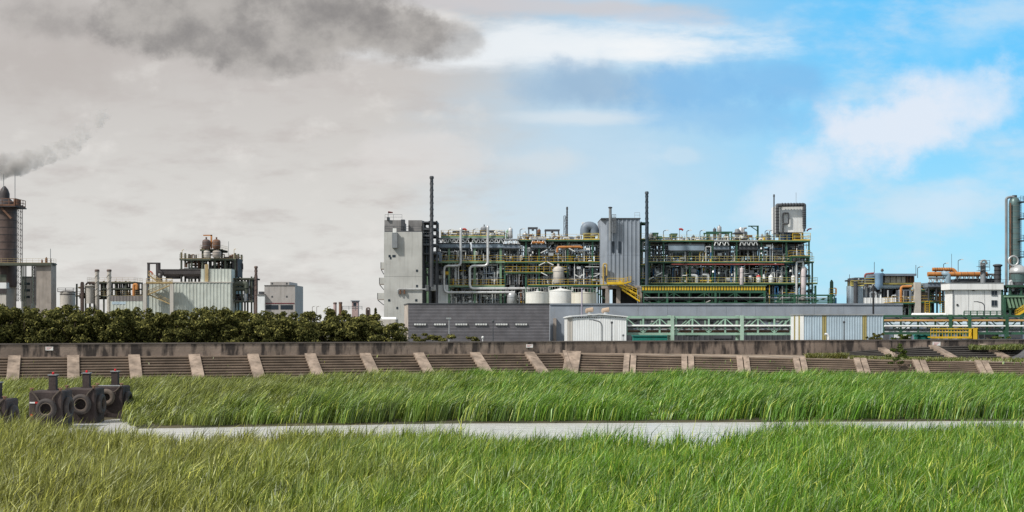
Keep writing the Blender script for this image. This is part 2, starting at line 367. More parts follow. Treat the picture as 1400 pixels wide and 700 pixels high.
def grassmat(name, olive, green, pale, xlo, xhi):
    m = bpy.data.materials.new(name); m.use_nodes = True; n = m.node_tree.nodes; l = m.node_tree.links; n.remove(n['Principled BSDF'])
    g = n.new('ShaderNodeNewGeometry'); sp = n.new('ShaderNodeSeparateXYZ'); l.new(g.outputs['Position'], sp.inputs[0])
    t = n.new('ShaderNodeTexNoise'); t.inputs['Scale'].default_value = .12; t.inputs['Detail'].default_value = 5; l.new(g.outputs['Position'], t.inputs[0])
    dv = n.new('ShaderNodeMath'); dv.operation = 'DIVIDE'; l.new(sp.outputs[0], dv.inputs[0]); dv.inputs[1].default_value = 1
    ad = n.new('ShaderNodeMath'); ad.operation = 'MULTIPLY_ADD'; l.new(t.outputs[0], ad.inputs[0]); ad.inputs[1].default_value = (xhi-xlo)*.9; l.new(sp.outputs[0], ad.inputs[2])
    mr = n.new('ShaderNodeMapRange'); mr.interpolation_type = 'SMOOTHSTEP'; l.new(ad.outputs[0], mr.inputs[0]); mr.inputs[1].default_value = xlo+(xhi-xlo)*.45; mr.inputs[2].default_value = xhi+(xhi-xlo)*.45
    c1 = n.new('ShaderNodeMix'); c1.data_type = 'RGBA'; l.new(mr.outputs[0], c1.inputs[0]); c1.inputs[6].default_value = (*olive, 1); c1.inputs[7].default_value = (*green, 1)
    ta = n.new('ShaderNodeAttribute'); ta.attribute_name = 'tone'
    tm = n.new('ShaderNodeMath'); tm.operation = 'MULTIPLY_ADD'; l.new(g.outputs['Random Per Island'], tm.inputs[0]); tm.inputs[1].default_value = .5; tb = n.new('ShaderNodeMath'); tb.operation = 'MULTIPLY'; l.new(ta.outputs['Fac'], tb.inputs[0]); tb.inputs[1].default_value = .5; l.new(tb.outputs[0], tm.inputs[2])
    rr = n.new('ShaderNodeMapRange'); l.new(tm.outputs[0], rr.inputs[0]); rr.inputs[1].default_value = 0; rr.inputs[2].default_value = 1; rr.inputs[3].default_value = .15; rr.inputs[4].default_value = 1.75
    vm = n.new('ShaderNodeVectorMath'); vm.operation = 'SCALE'; l.new(c1.outputs[2], vm.inputs[0]); l.new(rr.outputs[0], vm.inputs['Scale'])
    pr = n.new('ShaderNodeMapRange'); l.new(g.outputs['Random Per Island'], pr.inputs[0]); pr.inputs[1].default_value = .8; pr.inputs[2].default_value = 1.; pr.inputs[4].default_value = .75
    c2 = n.new('ShaderNodeMix'); c2.data_type = 'RGBA'; l.new(pr.outputs[0], c2.inputs[0]); l.new(vm.outputs[0], c2.inputs[6]); c2.inputs[7].default_value = (*pale, 1)
    d = n.new('ShaderNodeBsdfDiffuse'); tr = n.new('ShaderNodeBsdfTranslucent'); gl = n.new('ShaderNodeBsdfGlossy'); gl.inputs['Roughness'].default_value = .45
    l.new(c2.outputs[2], d.inputs[0]); l.new(c2.outputs[2], tr.inputs[0]); gl.inputs[0].default_value = (.8, .85, .8, 1)
    m1 = n.new('ShaderNodeMixShader'); m1.inputs[0].default_value = .28; l.new(d.outputs[0], m1.inputs[1]); l.new(tr.outputs[0], m1.inputs[2])
    m2 = n.new('ShaderNodeMixShader'); m2.inputs[0].default_value = .05; l.new(m1.outputs[0], m2.inputs[1]); l.new(gl.outputs[0], m2.inputs[2])
    l.new(m2.outputs[0], n['Material Output'].inputs[0]); return m
def blades(name, pos, h, w, lean, az_mean, az_sd, m, seed, zb=.05, az=None, tone=None):
    """one bent strip of two faces per blade"""
    r = np.random.RandomState(seed); k = len(pos); az = r.normal(az_mean, az_sd, k) if az is None else az; ln = lean*h
    dirx, diry = np.cos(az), np.sin(az); fa = r.uniform(-1.0, 1.0, k)          # facing of the blade's width
    wx, wy = np.cos(fa)*w*.5, np.sin(fa)*w*.5
    base = np.stack([pos[:, 0], pos[:, 1], np.full(k, zb)], 1)
    mid = base + np.stack([dirx*ln*.35, diry*ln*.35, h*.62], 1); tip = base + np.stack([dirx*ln, diry*ln, h*r.uniform(.9, 1.02, k)*np.sqrt(np.clip(1-lean**2*.5, .3, 1))], 1)
    wv = np.stack([wx, wy, 0*wx], 1)
    V = np.stack([base - wv*.8, base + wv*.8, mid + wv, mid - wv, tip], 1).reshape(-1, 3)
    i = np.arange(k)*5
    o = kind(npmesh(name, V, np.stack([i, i+1, i+2, i+3], 1), np.stack([i+3, i+2, i+4], 1), m), 'stuff')
    at = o.data.attributes.new('tone', 'FLOAT', 'POINT'); at.data.foreach_set('value', np.repeat(np.full(k, .5) if tone is None else tone, 5).astype(np.float32))
    return o
def tufts(y0, y1, per_m2, spread, each, rad, seed):
    """blade roots gathered in tufts; also the outward direction of each blade and its tuft"""
    c, r = scatter(y0, y1, per_m2, spread, seed); n = r.poisson(each, len(c)); k = np.repeat(np.arange(len(c)), n); o = r.normal(0, rad, (len(k), 2))
    return c[k] + o, np.arctan2(o[:, 1], o[:, 0]), k, c, r
def scatter(y0, y1, per_m2, spread, seed):
    r = np.random.RandomState(seed); area = spread*(y1*y1 - y0*y0); k = int(area*per_m2)
    y = np.sqrt(r.uniform(y0*y0, y1*y1, k)); x = r.uniform(-1, 1, k)*spread*y
    return np.stack([x, y], 1), r
GM1 = grassmat('reed blades by the near bank', (.21, .22, .045), (.11, .235, .010), (.84, .82, .14), -15, 6)
GM2 = grassmat('reed blades on the far bank', (.175, .2, .042), (.10, .232, .011), (.68, .71, .13), -28, 12)
def mixang(a, b, t): return np.arctan2(np.sin(a)*(1-t) + np.sin(b)*t, np.cos(a)*(1-t) + np.cos(b)*t)
p, ang, tk, tc_, r = tufts(27, 74, 5.5, .52, 29, .19, 5)
sn = shore(NEAR, p[:, 0]) + 2.4*(fbm(p[:, 0]*.35, p[:, 0]*0, 71)-.5)
k_ = p[:, 1] < sn + r.normal(0, .4, len(p)); p, ang, tk, sn = p[k_], ang[k_], tk[k_], sn[k_]
th = r.uniform(.55, 1.25, len(tc_)); tt = np.clip(r.normal(.5, .3, len(tc_)), 0, 1)
cl = fbm(p[:, 0]*.3, p[:, 1]*.3, 3); big = fbm(p[:, 0]*.16, p[:, 1]*.2, 21)
hh = (.22 + .95*cl + .75*big)*th[tk]*r.uniform(.6, 1.08, len(p)) + .15
tall = r.rand(len(p)) > .985; hh[tall] *= 1.25
hh = np.minimum(hh, 1.7)*np.where(p[:, 1] > sn - 2, r.uniform(.6, 1.25, len(p)), 1)
wd_ = r.uniform(.014, .036, len(p)); wd_[r.rand(len(p)) > .93] *= 1.5
tt = tt[tk]; tt[r.rand(len(p)) > .965] = 2.; blades('reed_grass', p, hh, wd_, np.clip(r.normal(.42, .26, len(p)), .03, .98), .25, .95, GM1, 6, .1, mixang(ang, r.normal(.25, .6, len(p)), .5), tt)
p, ang, tk, tc_, r = tufts(77, 146, 1.7, .50, 48, .36, 15)
ok = (p[:, 1] > shore(FAR, p[:, 0]) + np.abs(r.normal(0, .45, len(p))) + 1.6*(fbm(p[:, 0]*.5, p[:, 0]*0, 72)-.4)) & (p[:, 1] < np.minimum(crest_y(p[:, 0]) - 5.2 + 2.6*(fbm(p[:, 0]*.45, p[:, 0]*0+3, 73)-.5), 150))
p, ang, tk = p[ok], ang[ok], tk[ok]; fr = r.rand(len(p)); th = r.uniform(.6, 1.2, len(tc_)); tt = np.clip(r.normal(.5, .3, len(tc_)), 0, 1)
cl = fbm(p[:, 0]*.12, p[:, 1]*.2, 33); cl2 = fbm(p[:, 0]*.5, p[:, 1]*.45, 38); rid = fbm(p[:, 0]*.045, p[:, 1]*.15, 52)
hh = (.35 + 1.15*cl + .5*cl2 + .9*(rid-.5))*th[tk]*(.62 + .46*fr) + .25
pxs = 700 + F*p[:, 0]/p[:, 1]
for cx, cd, rx, rd, q in ((335, 92, 55, 3.5, .6), (376, 86, 15, 8, .9), (350, 94, 40, 4, .8), (205, 81, 45, 4, .6), (889, 87, 11, 8, .9), (868, 94, 30, 4, .8), (925, 85, 50, 2.0, .6), (640, 101, 60, 3, .78), (400, 110, 60, 4, .78), (1130, 105, 130, 3, .6), (820, 113, 150, 3, .6), (540, 96, 30, 4, .78), (470, 99, 50, 3, .78), (1260, 97, 60, 3, .6), (985, 98, 60, 3, .6), (760, 95, 50, 2.5, .55)):
    hh *= 1 - q*np.exp(-(((pxs-cx)/rx)**2 + ((p[:, 1]-cd)/rd)**2))
ed = p[:, 1] - shore(FAR, p[:, 0]); mass = np.clip((pxs - 900)/60, 0, 1)*.38 + .16*np.clip((pxs-215)/40, 0, 1)*np.clip((880-pxs)/60, 0, 1)
hh *= 1 + mass*np.exp(-((ed-4)/4.)**2) - .38*np.exp(-((ed-13 - 3*np.sin(pxs*.013))/3.)**2) + .18*np.exp(-((ed-22)/4.)**2) - .3*np.exp(-((ed-31 + 2*np.sin(pxs*.02))/3.)**2)
hh = np.clip(hh, .25, 2.1)
tt = tt[tk]; tt[r.rand(len(p)) > .975] = 2.; blades('bank_grass', p, hh, r.uniform(.026, .06, len(p)), np.clip(r.normal(.5, .2, len(p)), .08, .95), .12, .55, GM2, 16, .1, mixang(ang, r.normal(.1, .4, len(p)), .65), tt)
# ================================================================== flood wall and stepped embankment
WALLM = mat('stained flood wall concrete', (.26, .205, .17), .92, var=.4, scale=.25, streak=.95, dirt=(.045, .038, .036), bump=.4, bscale=5, s0=.45, s1=.6, ms=(1.5, 1.5, .38))
STEPM = mat('weathered step concrete', (.165, .124, .094), .92, var=.3, scale=.5, streak=.4, dirt=(.06, .05, .04), bump=.3)
RIBM = mat('pale rib concrete', (.27, .21, .165), .9, var=.4, scale=.9, streak=.8, dirt=(.10, .075, .055), bump=.3)
def wall_mesh(y_off, th, z0, z1, m, name, parent):
    pts = [(x, y) for x, y in WALL]; pts[0] = (-52., WALL[1][1] - (WALL[1][0]+52)*.3213); pts[-1] = (75., WALL[4][1] + (75-56.8)*.29)
    mb = MB()
    for (xa, ya), (xb, yb) in zip(pts[:-1], pts[1:]):
        mb.add([(xa, ya+y_off, z0), (xb, yb+y_off, z0), (xb, yb+y_off+th, z0), (xa, ya+y_off+th, z0), (xa, ya+y_off, z1), (xb, yb+y_off, z1), (xb, yb+y_off+th, z1), (xa, ya+y_off+th, z1)],
               [(4,5,6,7), (0,1,5,4), (2,3,7,6)])
    return mb.build(name, m, parent)
fw = T('flood_wall', 'long stained concrete flood wall with streaks above the stepped river bank', 'wall', (-20, 132, 0))
wall_mesh(0, .4, 1.6, 3.98, WALLM, 'wall', fw)
wall_mesh(-.06, .52, 3.98, 4.09, mat('wall coping concrete', (.15, .13, .12), .9, var=.3, streak=.5, dirt=(.05, .045, .04)), 'coping', fw)

def crest_at(px):
    x = 0.
    for _ in range(40): x = .5*x + .5*(px-700)/F*crest_y(x)
    return Vector((float(x), float(crest_y(x)), float(crest_z(x))))
RUN = 2.5
emb = T('stepped_embankment', 'brown stepped concrete river embankment with pale ribs, along the reed bed', 'embankment', (-10, 130, 0))
NL = Vector((.302, -.953, 0)); NR = Vector((-.113, -.994, 0))
def stepped(a, b, n, steps, run, zlow, m, name, parent, lift=0.):
    mb = MB(); prof = []
    for i in range(steps):
        t0, t1 = i/steps, (i+1)/steps
        s_ = t1-t0; prof += [(t0 + s_*.12, t0), (t0 + s_*.95, t0 + s_*.06), (t0 + s_, t0 + s_*.12), (t0 + s_, t0 + s_*.62), (t0 + s_*.74, t0 + s_*.66), (t0 + s_*.62, t1)]
    va, vb = [], []
    for t, h in prof:
        for e, lst in ((a, va), (b, vb)):
            H = e.z - zlow
            lst.append((e.x + n.x*run*H*t, e.y + n.y*run*H*t, e.z - H*h + lift))
    k = len(va); mb.add(va + vb, [(i, i+1, k+i+1, k+i) for i in range(k-1)])
    return mb.build(name, m, parent)
def rib(c, n, w, run, zlow, parent, proud=.2):
    t = Vector((-n.y, n.x, 0)); 
    if t.x < 0: t = -t
    H = c.z - zlow; mb = MB(); a = c + Vector((0, 0, proud)) + n*.35; d = a + n*run*H + Vector((0, 0, -H)); q = Vector((0, 0, -.5))
    A = [a - t*w/2, a + t*w/2, d + t*w/2, d - t*w/2]
    mb.add(A + [p + q for p in A], [(3,2,1,0), (0,1,5,4), (1,2,6,5), (2,3,7,6), (3,0,4,7)])
    return mb.build('rib', RIBM, parent)
Lp = [-58, 20, 100, 183, 265, 345, 423, 498, 571, 648, 722, 764]; Rp = [782, 862, 940, 1015, 1092, 1175, 1255, 1340, 1425, 1500]
for i, (a, b) in enumerate(zip(Lp[:-1], Lp[1:])):
    pa, pb = crest_at(a), crest_at(b); stepped(pa, pb, NL, 13, RUN, -.05, STEPM, 'slope_panel', emb)
    if i: rib(pa, NL, 1.02, RUN, -.05, emb)
for i, (a, b) in enumerate(zip(Rp[:-1], Rp[1:])):
    pa, pb = crest_at(a), crest_at(b); stepped(pa, pb, NR, 13, RUN, -.05, STEPM, 'slope_panel', emb)
    if i: rib(pa + Vector((-.33, 0, 0)), NR, .55, RUN, -.05, emb); rib(pa + Vector((.33, 0, -.03)), NR, .55, RUN, -.05, emb)
c0 = crest_at(773)
rib(crest_at(771) + Vector((0, -.1, .05)), (NL+NR).normalized(), .35, RUN, -.05, emb, .3)
rib(crest_at(783) + Vector((.1, 0, .02)), NR, 1.5, RUN, -.05, emb, .26)
# rank weeds rooted at the foot of the steps
wq = np.random.RandomState(9); wx = wq.uniform(-58, 58, 5200); wy_ = crest_y(wx) - 6.6 + wq.normal(0, .9, 5200) + 1.2*(fbm(wx*.5, wx*0, 12)-.5); wk = fbm(wx*.35, wx*0, 14) > .45
blades('weeds', np.stack([wx, wy_], 1)[wk], (wq.uniform(.5, 1.5, 5200)*(.5+fbm(wx*.8, wx*0, 15)))[wk], wq.uniform(.03, .07, 5200)[wk], np.clip(wq.normal(.45, .25, 5200), .05, .9)[wk], .2, 1.2, GM2, 31, .1)
wx = wq.uniform(-56, 50, 900); wf = wq.uniform(.05, .95, 900); wk = fbm(wx*.9, wf*4, 19) > .56; cz = crest_z(wx)
blades('weeds', np.stack([wx + wf*cz*RUN*.15, crest_y(wx) - wf*cz*RUN*.97], 1)[wk], wq.uniform(.15, .5, 900)[wk], wq.uniform(.04, .08, 900)[wk], np.clip(wq.normal(.5, .25, 900), .05, .9)[wk], .2, 1.6, GM2, 32, (cz*(1-wf))[wk])
bb = MB(); bb.add([crest_at(758) + Vector((0, 0, .0)), crest_at(764), crest_at(790), crest_at(764) + NL*7.1 + Vector((0, 0, -2.9)), crest_at(790) + NR*7.1 + Vector((0, 0, -2.9))], [(0, 3, 4, 2, 1)])
bb.build('corner_panel', STEPM, emb)
# thin fender stone along the crest
for P_, n_ in ((Lp, NL), (Rp, NR)):
    a, b = crest_at(P_[0]), crest_at(P_[-1]); m_ = MB()
    pts = [crest_at(p) for p in P_]
    for u, v in zip(pts[:-1], pts[1:]): m_.bar(u + Vector((0, .12, -.02)), v + Vector((0, .12, -.02)), .3, .12)
    m_.build('crest_kerb', RIBM, emb)
# terrace behind the lower crest
DIRT = posmat('sandy terrace dirt', [(.13, .105, .075), (.26, .20, .15), (.33, .27, .20)], .35)
tv = []; tq = []
tx = np.linspace(4.0, 76, 37)
for x in tx: tv += [(x, crest_y(x) + .02, crest_z(x) - .03), (x, wall_y(x) + .1, crest_z(x) + (.0 if x > 30 else .1))]
tq = [(2*i, 2*i+2, 2*i+3, 2*i+1) for i in range(len(tx)-1)]
kind(npmesh('land', tv, tq, None, DIRT), 'structure')
# upper slope under the wall
ue = T('upper_embankment', 'short dark stepped slope between the grassy terrace and the flood wall', 'embankment', (45, 150, 2.2))
NU = Vector((.295, -.955, 0))
Up = [1150, 1203, 1272, 1340, 1412, 1490]; Uz = [2.75, 3.05, 3.3, 3.4, 3.42, 3.45]
def wall_pt(px, z):
    x = 30.
    for _ in range(40): x = .5*x + .5*(px-700)/F*(wall_y(x) - .05)
    return Vector((float(x), float(wall_y(x)) - .05, z))
UST = mat('dark upper step concrete', (.075, .068, .062), .92, var=.3, streak=.4, bump=.3)
for i, (a, b) in enumerate(zip(Up[:-1], Up[1:])):
    stepped(wall_pt(a, Uz[i]), wall_pt(b, Uz[i+1]), NU, 6, 3.3, 2.1, UST, 'slope_panel', ue)
    if i: rib(wall_pt(a, Uz[i]), NU, .95, 3.3, 2.1, ue)
# weeds on the terraces
GW = grassmat('terrace weeds', (.16, .16, .035), (.13, .19, .03), (.36, .31, .12), 10, 80)
wp = []
rg = np.random.RandomState(4)
for pa, pb, d0, d1, nn, h in ((1102, 1158, 137.2, 139, 2600, .55), (1162, 1222, 136, 138.5, 1500, .35), (1248, 1312, 134.2, 137, 1900, .42), (1175, 1400, 136, 147, 1300, .3), (1325, 1398, 151, 153.5, 2200, .55), (1380, 1398, 134, 137, 300, .4)):
    px = rg.uniform(pa, pb, nn); dd = rg.uniform(d0, d1, nn); wp.append(np.stack([(px-700)/F*dd, dd, np.full(nn, h)], 1))
wp = np.concatenate(wp); nn = len(wp)
zz = np.where(wp[:, 1] > 150, 3.0, crest_z(wp[:, 0]) - .05)
blades('weeds', wp[:, :2], wp[:, 2]*rg.uniform(.5, 1.2, nn)*(.6 + .8*fbm(wp[:, 0]*.5, wp[:, 1]*.5, 3)), rg.uniform(.05, .09, nn), np.clip(rg.normal(.5, .25, nn), .1, .9), .3, 1.6, GW, 3, zz)
# gravel heap at the end of the slope
hv = []; hf = []
for j in range(6):
    for i in range(24):
        k = 2*math.pi*i/24; rr = 4.6*(1 - j/5.2)**.9*(1 + .12*math.sin(3*k + j)); hv.append((56.6 + rr*math.cos(k), 150.2 + rr*.55*math.sin(k), 1.6 + 2.3*(j/5)**1.1))
for j in range(5):
    for i in range(24): hf.append((j*24+i, j*24+(i+1) % 24, (j+1)*24+(i+1) % 24, (j+1)*24+i))
hf.append(tuple(range(120, 144)))
tag(MB().add(hv, hf).build('gravel_heap', posmat('dark gravel', [(.05, .05, .055), (.10, .10, .105)], 3., bump=.8), smooth=True, loc=(56.6, 150.2, 1.6)), 'low heap of dark grey gravel against the flood wall', 'heap')
# notice plates on the wall and litter
for px, lab in ((68, 'small white notice plate on the flood wall below the dense trees'), (724, 'small white notice plate on the flood wall under the dark windowless building'), (1280, 'small white notice plate on the flood wall under the yellow walkway')):
    p = wall_pt(px, 3.62); s = 1.0 if px > 1000 else .8
    g = T('notice_plate', lab, 'sign', (p.x, p.y - .08, p.z), 'notices on the flood wall')
    MB().box(p.x - .42*s, p.x + .42*s, p.y - .13, p.y - .09, p.z - .2*s, p.z + .2*s).build('plate', WHITE, g)
    m = MB()
    for q in range(3): m.box(p.x - .33*s, p.x + .33*s - .12*q, p.y - .138, p.y - .132, p.z + .10*s - .1*q*s, p.z + .13*s - .1*q*s)
    m.build('lettering', RED, g)

# ================================================================== mooring blocks with tyre fenders
BLK = mat('dark tarred block', (.044, .032, .031), .8, var=.3, scale=1.5, streak=.4, dirt=(.11, .085, .07), bump=.4)
RUB = mat('worn tyre rubber', (.05, .042, .04), .75, var=.3, scale=2, streak=.5, dirt=(.165, .124, .094))
RUBL = mat('muddy tyre rubber', (.14, .11, .09), .8, var=.3, scale=2, streak=.4, dirt=(.06, .05, .045))
ROPE = mat('old rope', (.07, .055, .045), .9)
lampm = mat('red beacon glass', (.55, .02, .03), .3, streak=0)
blk = [(62, 79., 1.88, 2.1, 3, 'dark mooring block marked with a red and white plate'), (109, 83., 1.85, 2.06, -2, 'dark mooring block in the middle of the row of three'),
       (149, 87., 1.72, 2.02, 4, 'dark mooring block with pale top edge beside the open water'), (-16, 75., 1.9, 1.85, 2, 'dark mooring block cut off by the edge of the photo')]
tyl = ['large hanging tyre on the mooring block with the red and white plate', 'large hanging tyre on the middle mooring block of three', 'small pale rimmed tyre on the mooring block beside the open water', 'hanging tyre on the mooring block cut by the photo edge']
for i, (px, d, w, zt, rz, lab) in enumerate(blk):
    x = X(px, d); h = w/2; a = T('mooring_block', lab, 'mooring block', (x, d, 0), 'tyre hung mooring blocks in the reeds')
    m = MB(); e = .07                                              # chamfered body
    pr = [(-h+e, -h), (h-e, -h), (h, -h+e), (h, h-e), (h-e, h), (-h+e, h), (-h, h-e), (-h, -h+e)]
    m.add([(x+u, d+h+v, -.4) for u, v in pr] + [(x+u, d+h+v, zt-.08) for u, v in pr] + [(x+u*.94, d+h+v*.94, zt) for u, v in pr],
          [(j, (j+1) % 8, 8+(j+1) % 8, 8+j) for j in range(8)] + [(8+j, 8+(j+1) % 8, 16+(j+1) % 8, 16+j) for j in range(8)] + [tuple(range(16, 24))])
    m.build('body', BLK, a)
    pp = x + .05; MB().box(pp-.2, pp+.2, d+1.0, d+1.4, zt, zt+.85).box(pp-.25, pp+.25, d+.95, d+1.45, zt, zt+.08).build('post', BLK, a)
    MB().box(pp-.25, pp+.25, d+.95, d+1.45, zt+.85, zt+.9).build('post_cap', GREY, a)
    MB().lathe(pp, d+1.2, [(.06, zt+.9), (.07, zt+.93), (.07, zt+1.0), (.03, zt+1.04)], 10).build('beacon', lampm, a, True)
    m = MB()
    for u in (-1, 1): m.cyl((x+u*h*.86, d+.12, zt), (x+u*h*.86, d+.12, zt+.16), .07)
    for u in (-1, 1): m.cyl((x+u*h*.86-.12, d+.12, zt+.15), (x+u*h*.86+.12, d+.12, zt+.15), .04)
    m.build('mooring_bracket', RUST, a)
    if i == 2: MB().box(x-h*.9, x+h*.9, d+.03, d+.3, zt+.003, zt+.05).build('edge_plate', SILVER, a)
    if i == 0:
        MB().box(x-h+.06, x-h+.36, d-.03, d-.004, 1.42, 1.5).build('white_plate', WHITE, a)
        MB().box(x-h+.37, x-h+.52, d-.03, d-.004, 1.41, 1.51).build('red_plate', RED, a)
        MB().box(x-h+.12, x-h+.22, d-.03, d-.004, .7, .82).build('red_plate', RED, a)
    # tyre hung on the face
    R = (.44, .46, .37, .42)[i]; zc = zt - (.98, .92, .68, .9)[i]; cx = x + (.1, .12, -.1, .2)[i]
    t = T('tyre_fender', tyl[i], 'tyre', (cx, d-.16, zc), 'tyres hung on the mooring blocks')
    MB().torus((cx, d-.17, zc), (0, 1, 0), R, .155, 26, 10).build('tyre', (RUB, RUB, RUBL, RUB)[i], t, True)
    MB().torus((cx, d-.27, zc), (0, 1, 0), R*.78, .035, 26, 6).build('bead', RUBL, t, True)
    for u in (-1, 1):
        MB().tube([(x+u*h*.86, d+.0, zt+.03), (x+u*h*.5, d-.06, zt-.32), (cx+u*R*.75, d-.2, zc+R*.75)], .055, 6).build('rope', ROPE, t, True)
    # fenders squeezed between the blocks and on the far flank
    tag(MB().torus((x+h+.14, d+.75, zt-.95), (1, 0, 0), .47, .16, 22, 8).build('flank_fender', RUB, None, True, (x+h+.14, d+.75, zt-.95)),
        ('black fender tyre between the red plated block and the middle mooring block', 'black fender tyre between the middle mooring block and the water side block', 'upper black fender tyre on the water side flank of the mooring blocks', 'black fender tyre on the flank of the cut off mooring block')[i], 'tyre')
    if i == 2:
        tag(MB().torus((x+h+.14, d+.8, .55), (1, 0, 0), .47, .16, 22, 8).build('flank_fender', RUB, None, True, (x+h+.14, d+.8, .5)), 'lower black fender tyre on the water side flank of the mooring blocks', 'tyre')

# ================================================================== trees and shrubs
def leafmat(name, dark, mid, pale):
    m = bpy.data.materials.new(name); m.use_nodes = True; n = m.node_tree.nodes; l = m.node_tree.links; n.remove(n['Principled BSDF'])
    g = n.new('ShaderNodeNewGeometry'); r = n.new('ShaderNodeValToRGB'); l.new(g.outputs['Random Per Island'], r.inputs[0])
    e = r.color_ramp.elements; e[0].color = (*dark, 1); e[1].color = (*pale, 1); k = e.new(.6); k.color = (*mid, 1)
    d = n.new('ShaderNodeBsdfDiffuse'); t = n.new('ShaderNodeBsdfTranslucent'); l.new(r.outputs[0], d.inputs[0]); l.new(r.outputs[0], t.inputs[0])
    x = n.new('ShaderNodeMixShader'); x.inputs[0].default_value = .25; l.new(d.outputs[0], x.inputs[1]); l.new(t.outputs[0], x.inputs[2]); l.new(x.outputs[0], n['Material Output'].inputs[0]); return m
LEAF = leafmat('olive tree leaves', (.045, .05, .02), (.10, .102, .036), (.34, .32, .10))
LEAFG = leafmat('shrub leaves', (.03, .05, .015), (.07, .10, .025), (.16, .19, .05))
BARK = mat('grey brown bark', (.10, .075, .055), .9, bump=.4)
def crown(name, cx, cy, z0, z1, rx, ry, n, size, seed, parent, m=LEAF, clumps=16, off=(0, 0, 0)):
    r = np.random.RandomState(seed); H = z1 - z0
    cc = r.uniform(-1, 1, (clumps, 3)); cc /= np.maximum(1, np.linalg.norm(cc, axis=1))[:, None]; cc[:, 2] = r.uniform(0, 1, clumps)
    rad = np.where(cc[:, 2] > .75, .17, .25)*r.uniform(.75, 1.15, clumps)
    k = r.randint(0, clumps, n); v = r.normal(0, 1, (n, 3)); v /= np.linalg.norm(v, axis=1)[:, None]; v *= (r.uniform(.35, 1, n)**.5)[:, None]
    p = np.stack([cx + rx*(cc[k, 0]*.72 + v[:, 0]*rad[k]), cy + ry*(cc[k, 1]*.72 + v[:, 1]*rad[k]), z0 + H*(.12 + .74*cc[k, 2]) + v[:, 2]*rad[k]*H*.42], 1)
    nrm = v + r.normal(0, .55, (n, 3)) + np.array([0, 0, .35]); nrm /= np.linalg.norm(nrm, axis=1)[:, None]
    a = np.cross(nrm, r.normal(0, 1, (n, 3))); a /= np.linalg.norm(a, axis=1)[:, None]; b = np.cross(nrm, a)
    s = size*r.uniform(.55, 1.25, n)[:, None]; a = a*s; b = b*s*.6
    V = np.stack([p - a, p - b*.8, p + a, p + b*.8], 1).reshape(-1, 3) - np.array(off); i = np.arange(n)*4
    o = npmesh(name, V, np.stack([i, i+1, i+2, i+3], 1), None, m)
    if parent is not None: o.parent = parent
    return o
TOP = [(-60, 408), (0, 410), (30, 408), (60, 412), (100, 417), (150, 415), (200, 418), (240, 416), (275, 411), (300, 416), (350, 418), (400, 421), (440, 420), (475, 424), (500, 427), (530, 437), (556, 452)]
rt = random.Random(3)
front = np.linspace(-30, 532, 19); rear = np.linspace(-12, 500, 13)
for row, arr in (('front', front), ('rear', rear)):
    for i, px in enumerate(arr):
        px = px + rt.uniform(-7, 7); x = (px-700)/F*130; yw = float(wall_y(x)); d = yw + (3.4 if row == 'front' else 8.5) + rt.uniform(-.8, .8)
        x = X(px, d); py = float(interp(px, TOP)) + (rt.uniform(0, 17) if row == 'front' else rt.uniform(-7, 4)); zt = Z(py, d); rx = rt.uniform(2.1, 2.9)
        lab = '%s olive tree %s, %s from the dark windowless building' % (rt.choice(['dense', 'bushy', 'leafy']), 'just behind the flood wall' if row == 'front' else 'in the second row', (ORD + ['thirteenth','fourteenth','fifteenth','sixteenth','seventeenth','eighteenth','nineteenth'])[len(arr)-1-i])
        t = T('roadside_tree', lab, 'tree', (x, d, GZ), 'trees along the flood wall')
        tm = MB().cyl((x, d, GZ-.2), (x+rt.uniform(-.2, .2), d, GZ+(zt-GZ)*.5), .17, 8, .1)
        for q in range(4):
            k = rt.uniform(0, 6.28); tm.cyl((x, d, GZ+.9+q*.3), (x+math.cos(k)*rx*.6, d+math.sin(k)*rx*.6, GZ+(zt-GZ)*rt.uniform(.55, .85)), .08, 6, .03)
        tm.build('trunk', BARK, t, True)
        crown('crown', x, d, GZ+.5, zt, rx, rx*.95, 8600 if row == 'front' else 5600, .145, 100+i*7+(0 if row == 'front' else 500), t, LEAF, 60, (x, d, GZ))
def shrub(px, py0, py1, d, wpx, n, seed, lab, m=LEAFG, sz=.17):
    x = X(px, d); z0, z1 = Z(py1, d), Z(py0, d); r = wpx/F*d/2
    t = T('shrub', lab, 'shrub', (x, d, z0)); tm = MB(); q = random.Random(seed)
    for k in range(5): tm.cyl((x, d, z0-.1), (x+q.uniform(-.7, .7)*r, d+q.uniform(-.4, .4)*r, z0+(z1-z0)*.8), .03, 5, .012)
    tm.build('stem', BARK, t)
    crown('crown', x, d, z0, z1, r, r*.8, n, sz, seed, t, m, 9, (x, d, z0))
shrub(576, 455, 468, 146, 42, 700, 1, 'low dark shrub behind the wall beside the dense trees', LEAF)
shrub(607, 453, 468, 147, 46, 700, 2, 'low dark shrub behind the wall at the foot of the pale lamp post', LEAF)
shrub(648, 460, 469, 147, 36, 400, 3, 'lowest dark shrub peeking over the wall under the dark building', LEAF)
shrub(1226, 467, 491, 136.5, 36, 700, 4, 'airy green bush growing on the terrace below the flood wall', LEAFG, .12)
shrub(1200, 455, 466, 157.5, 22, 420, 5, 'small dark shrub at the corner of the striped pale shed', LEAF)
shrub(1190, 459, 467, 157.3, 14, 250, 7, 'tiny shrub in front of the striped pale shed', LEAF)
shrub(1231, 457, 467, 158, 40, 600, 6, 'wide yellowish green shrub under the green pipe bridge', LEAFG)
shrub(1362, 460, 467, 160, 52, 500, 8, 'flat green shrub behind the wall beyond the yellow walkway', LEAFG)
shrub(1230, 484, 500, 133, 34, 350, 9, 'dark green bush at the foot of the lower steps', LEAFG, .12)
# ================================================================== buildings right behind the wall
def place_rot(root, deg): root.rotation_euler = (0, 0, math.radians(deg))
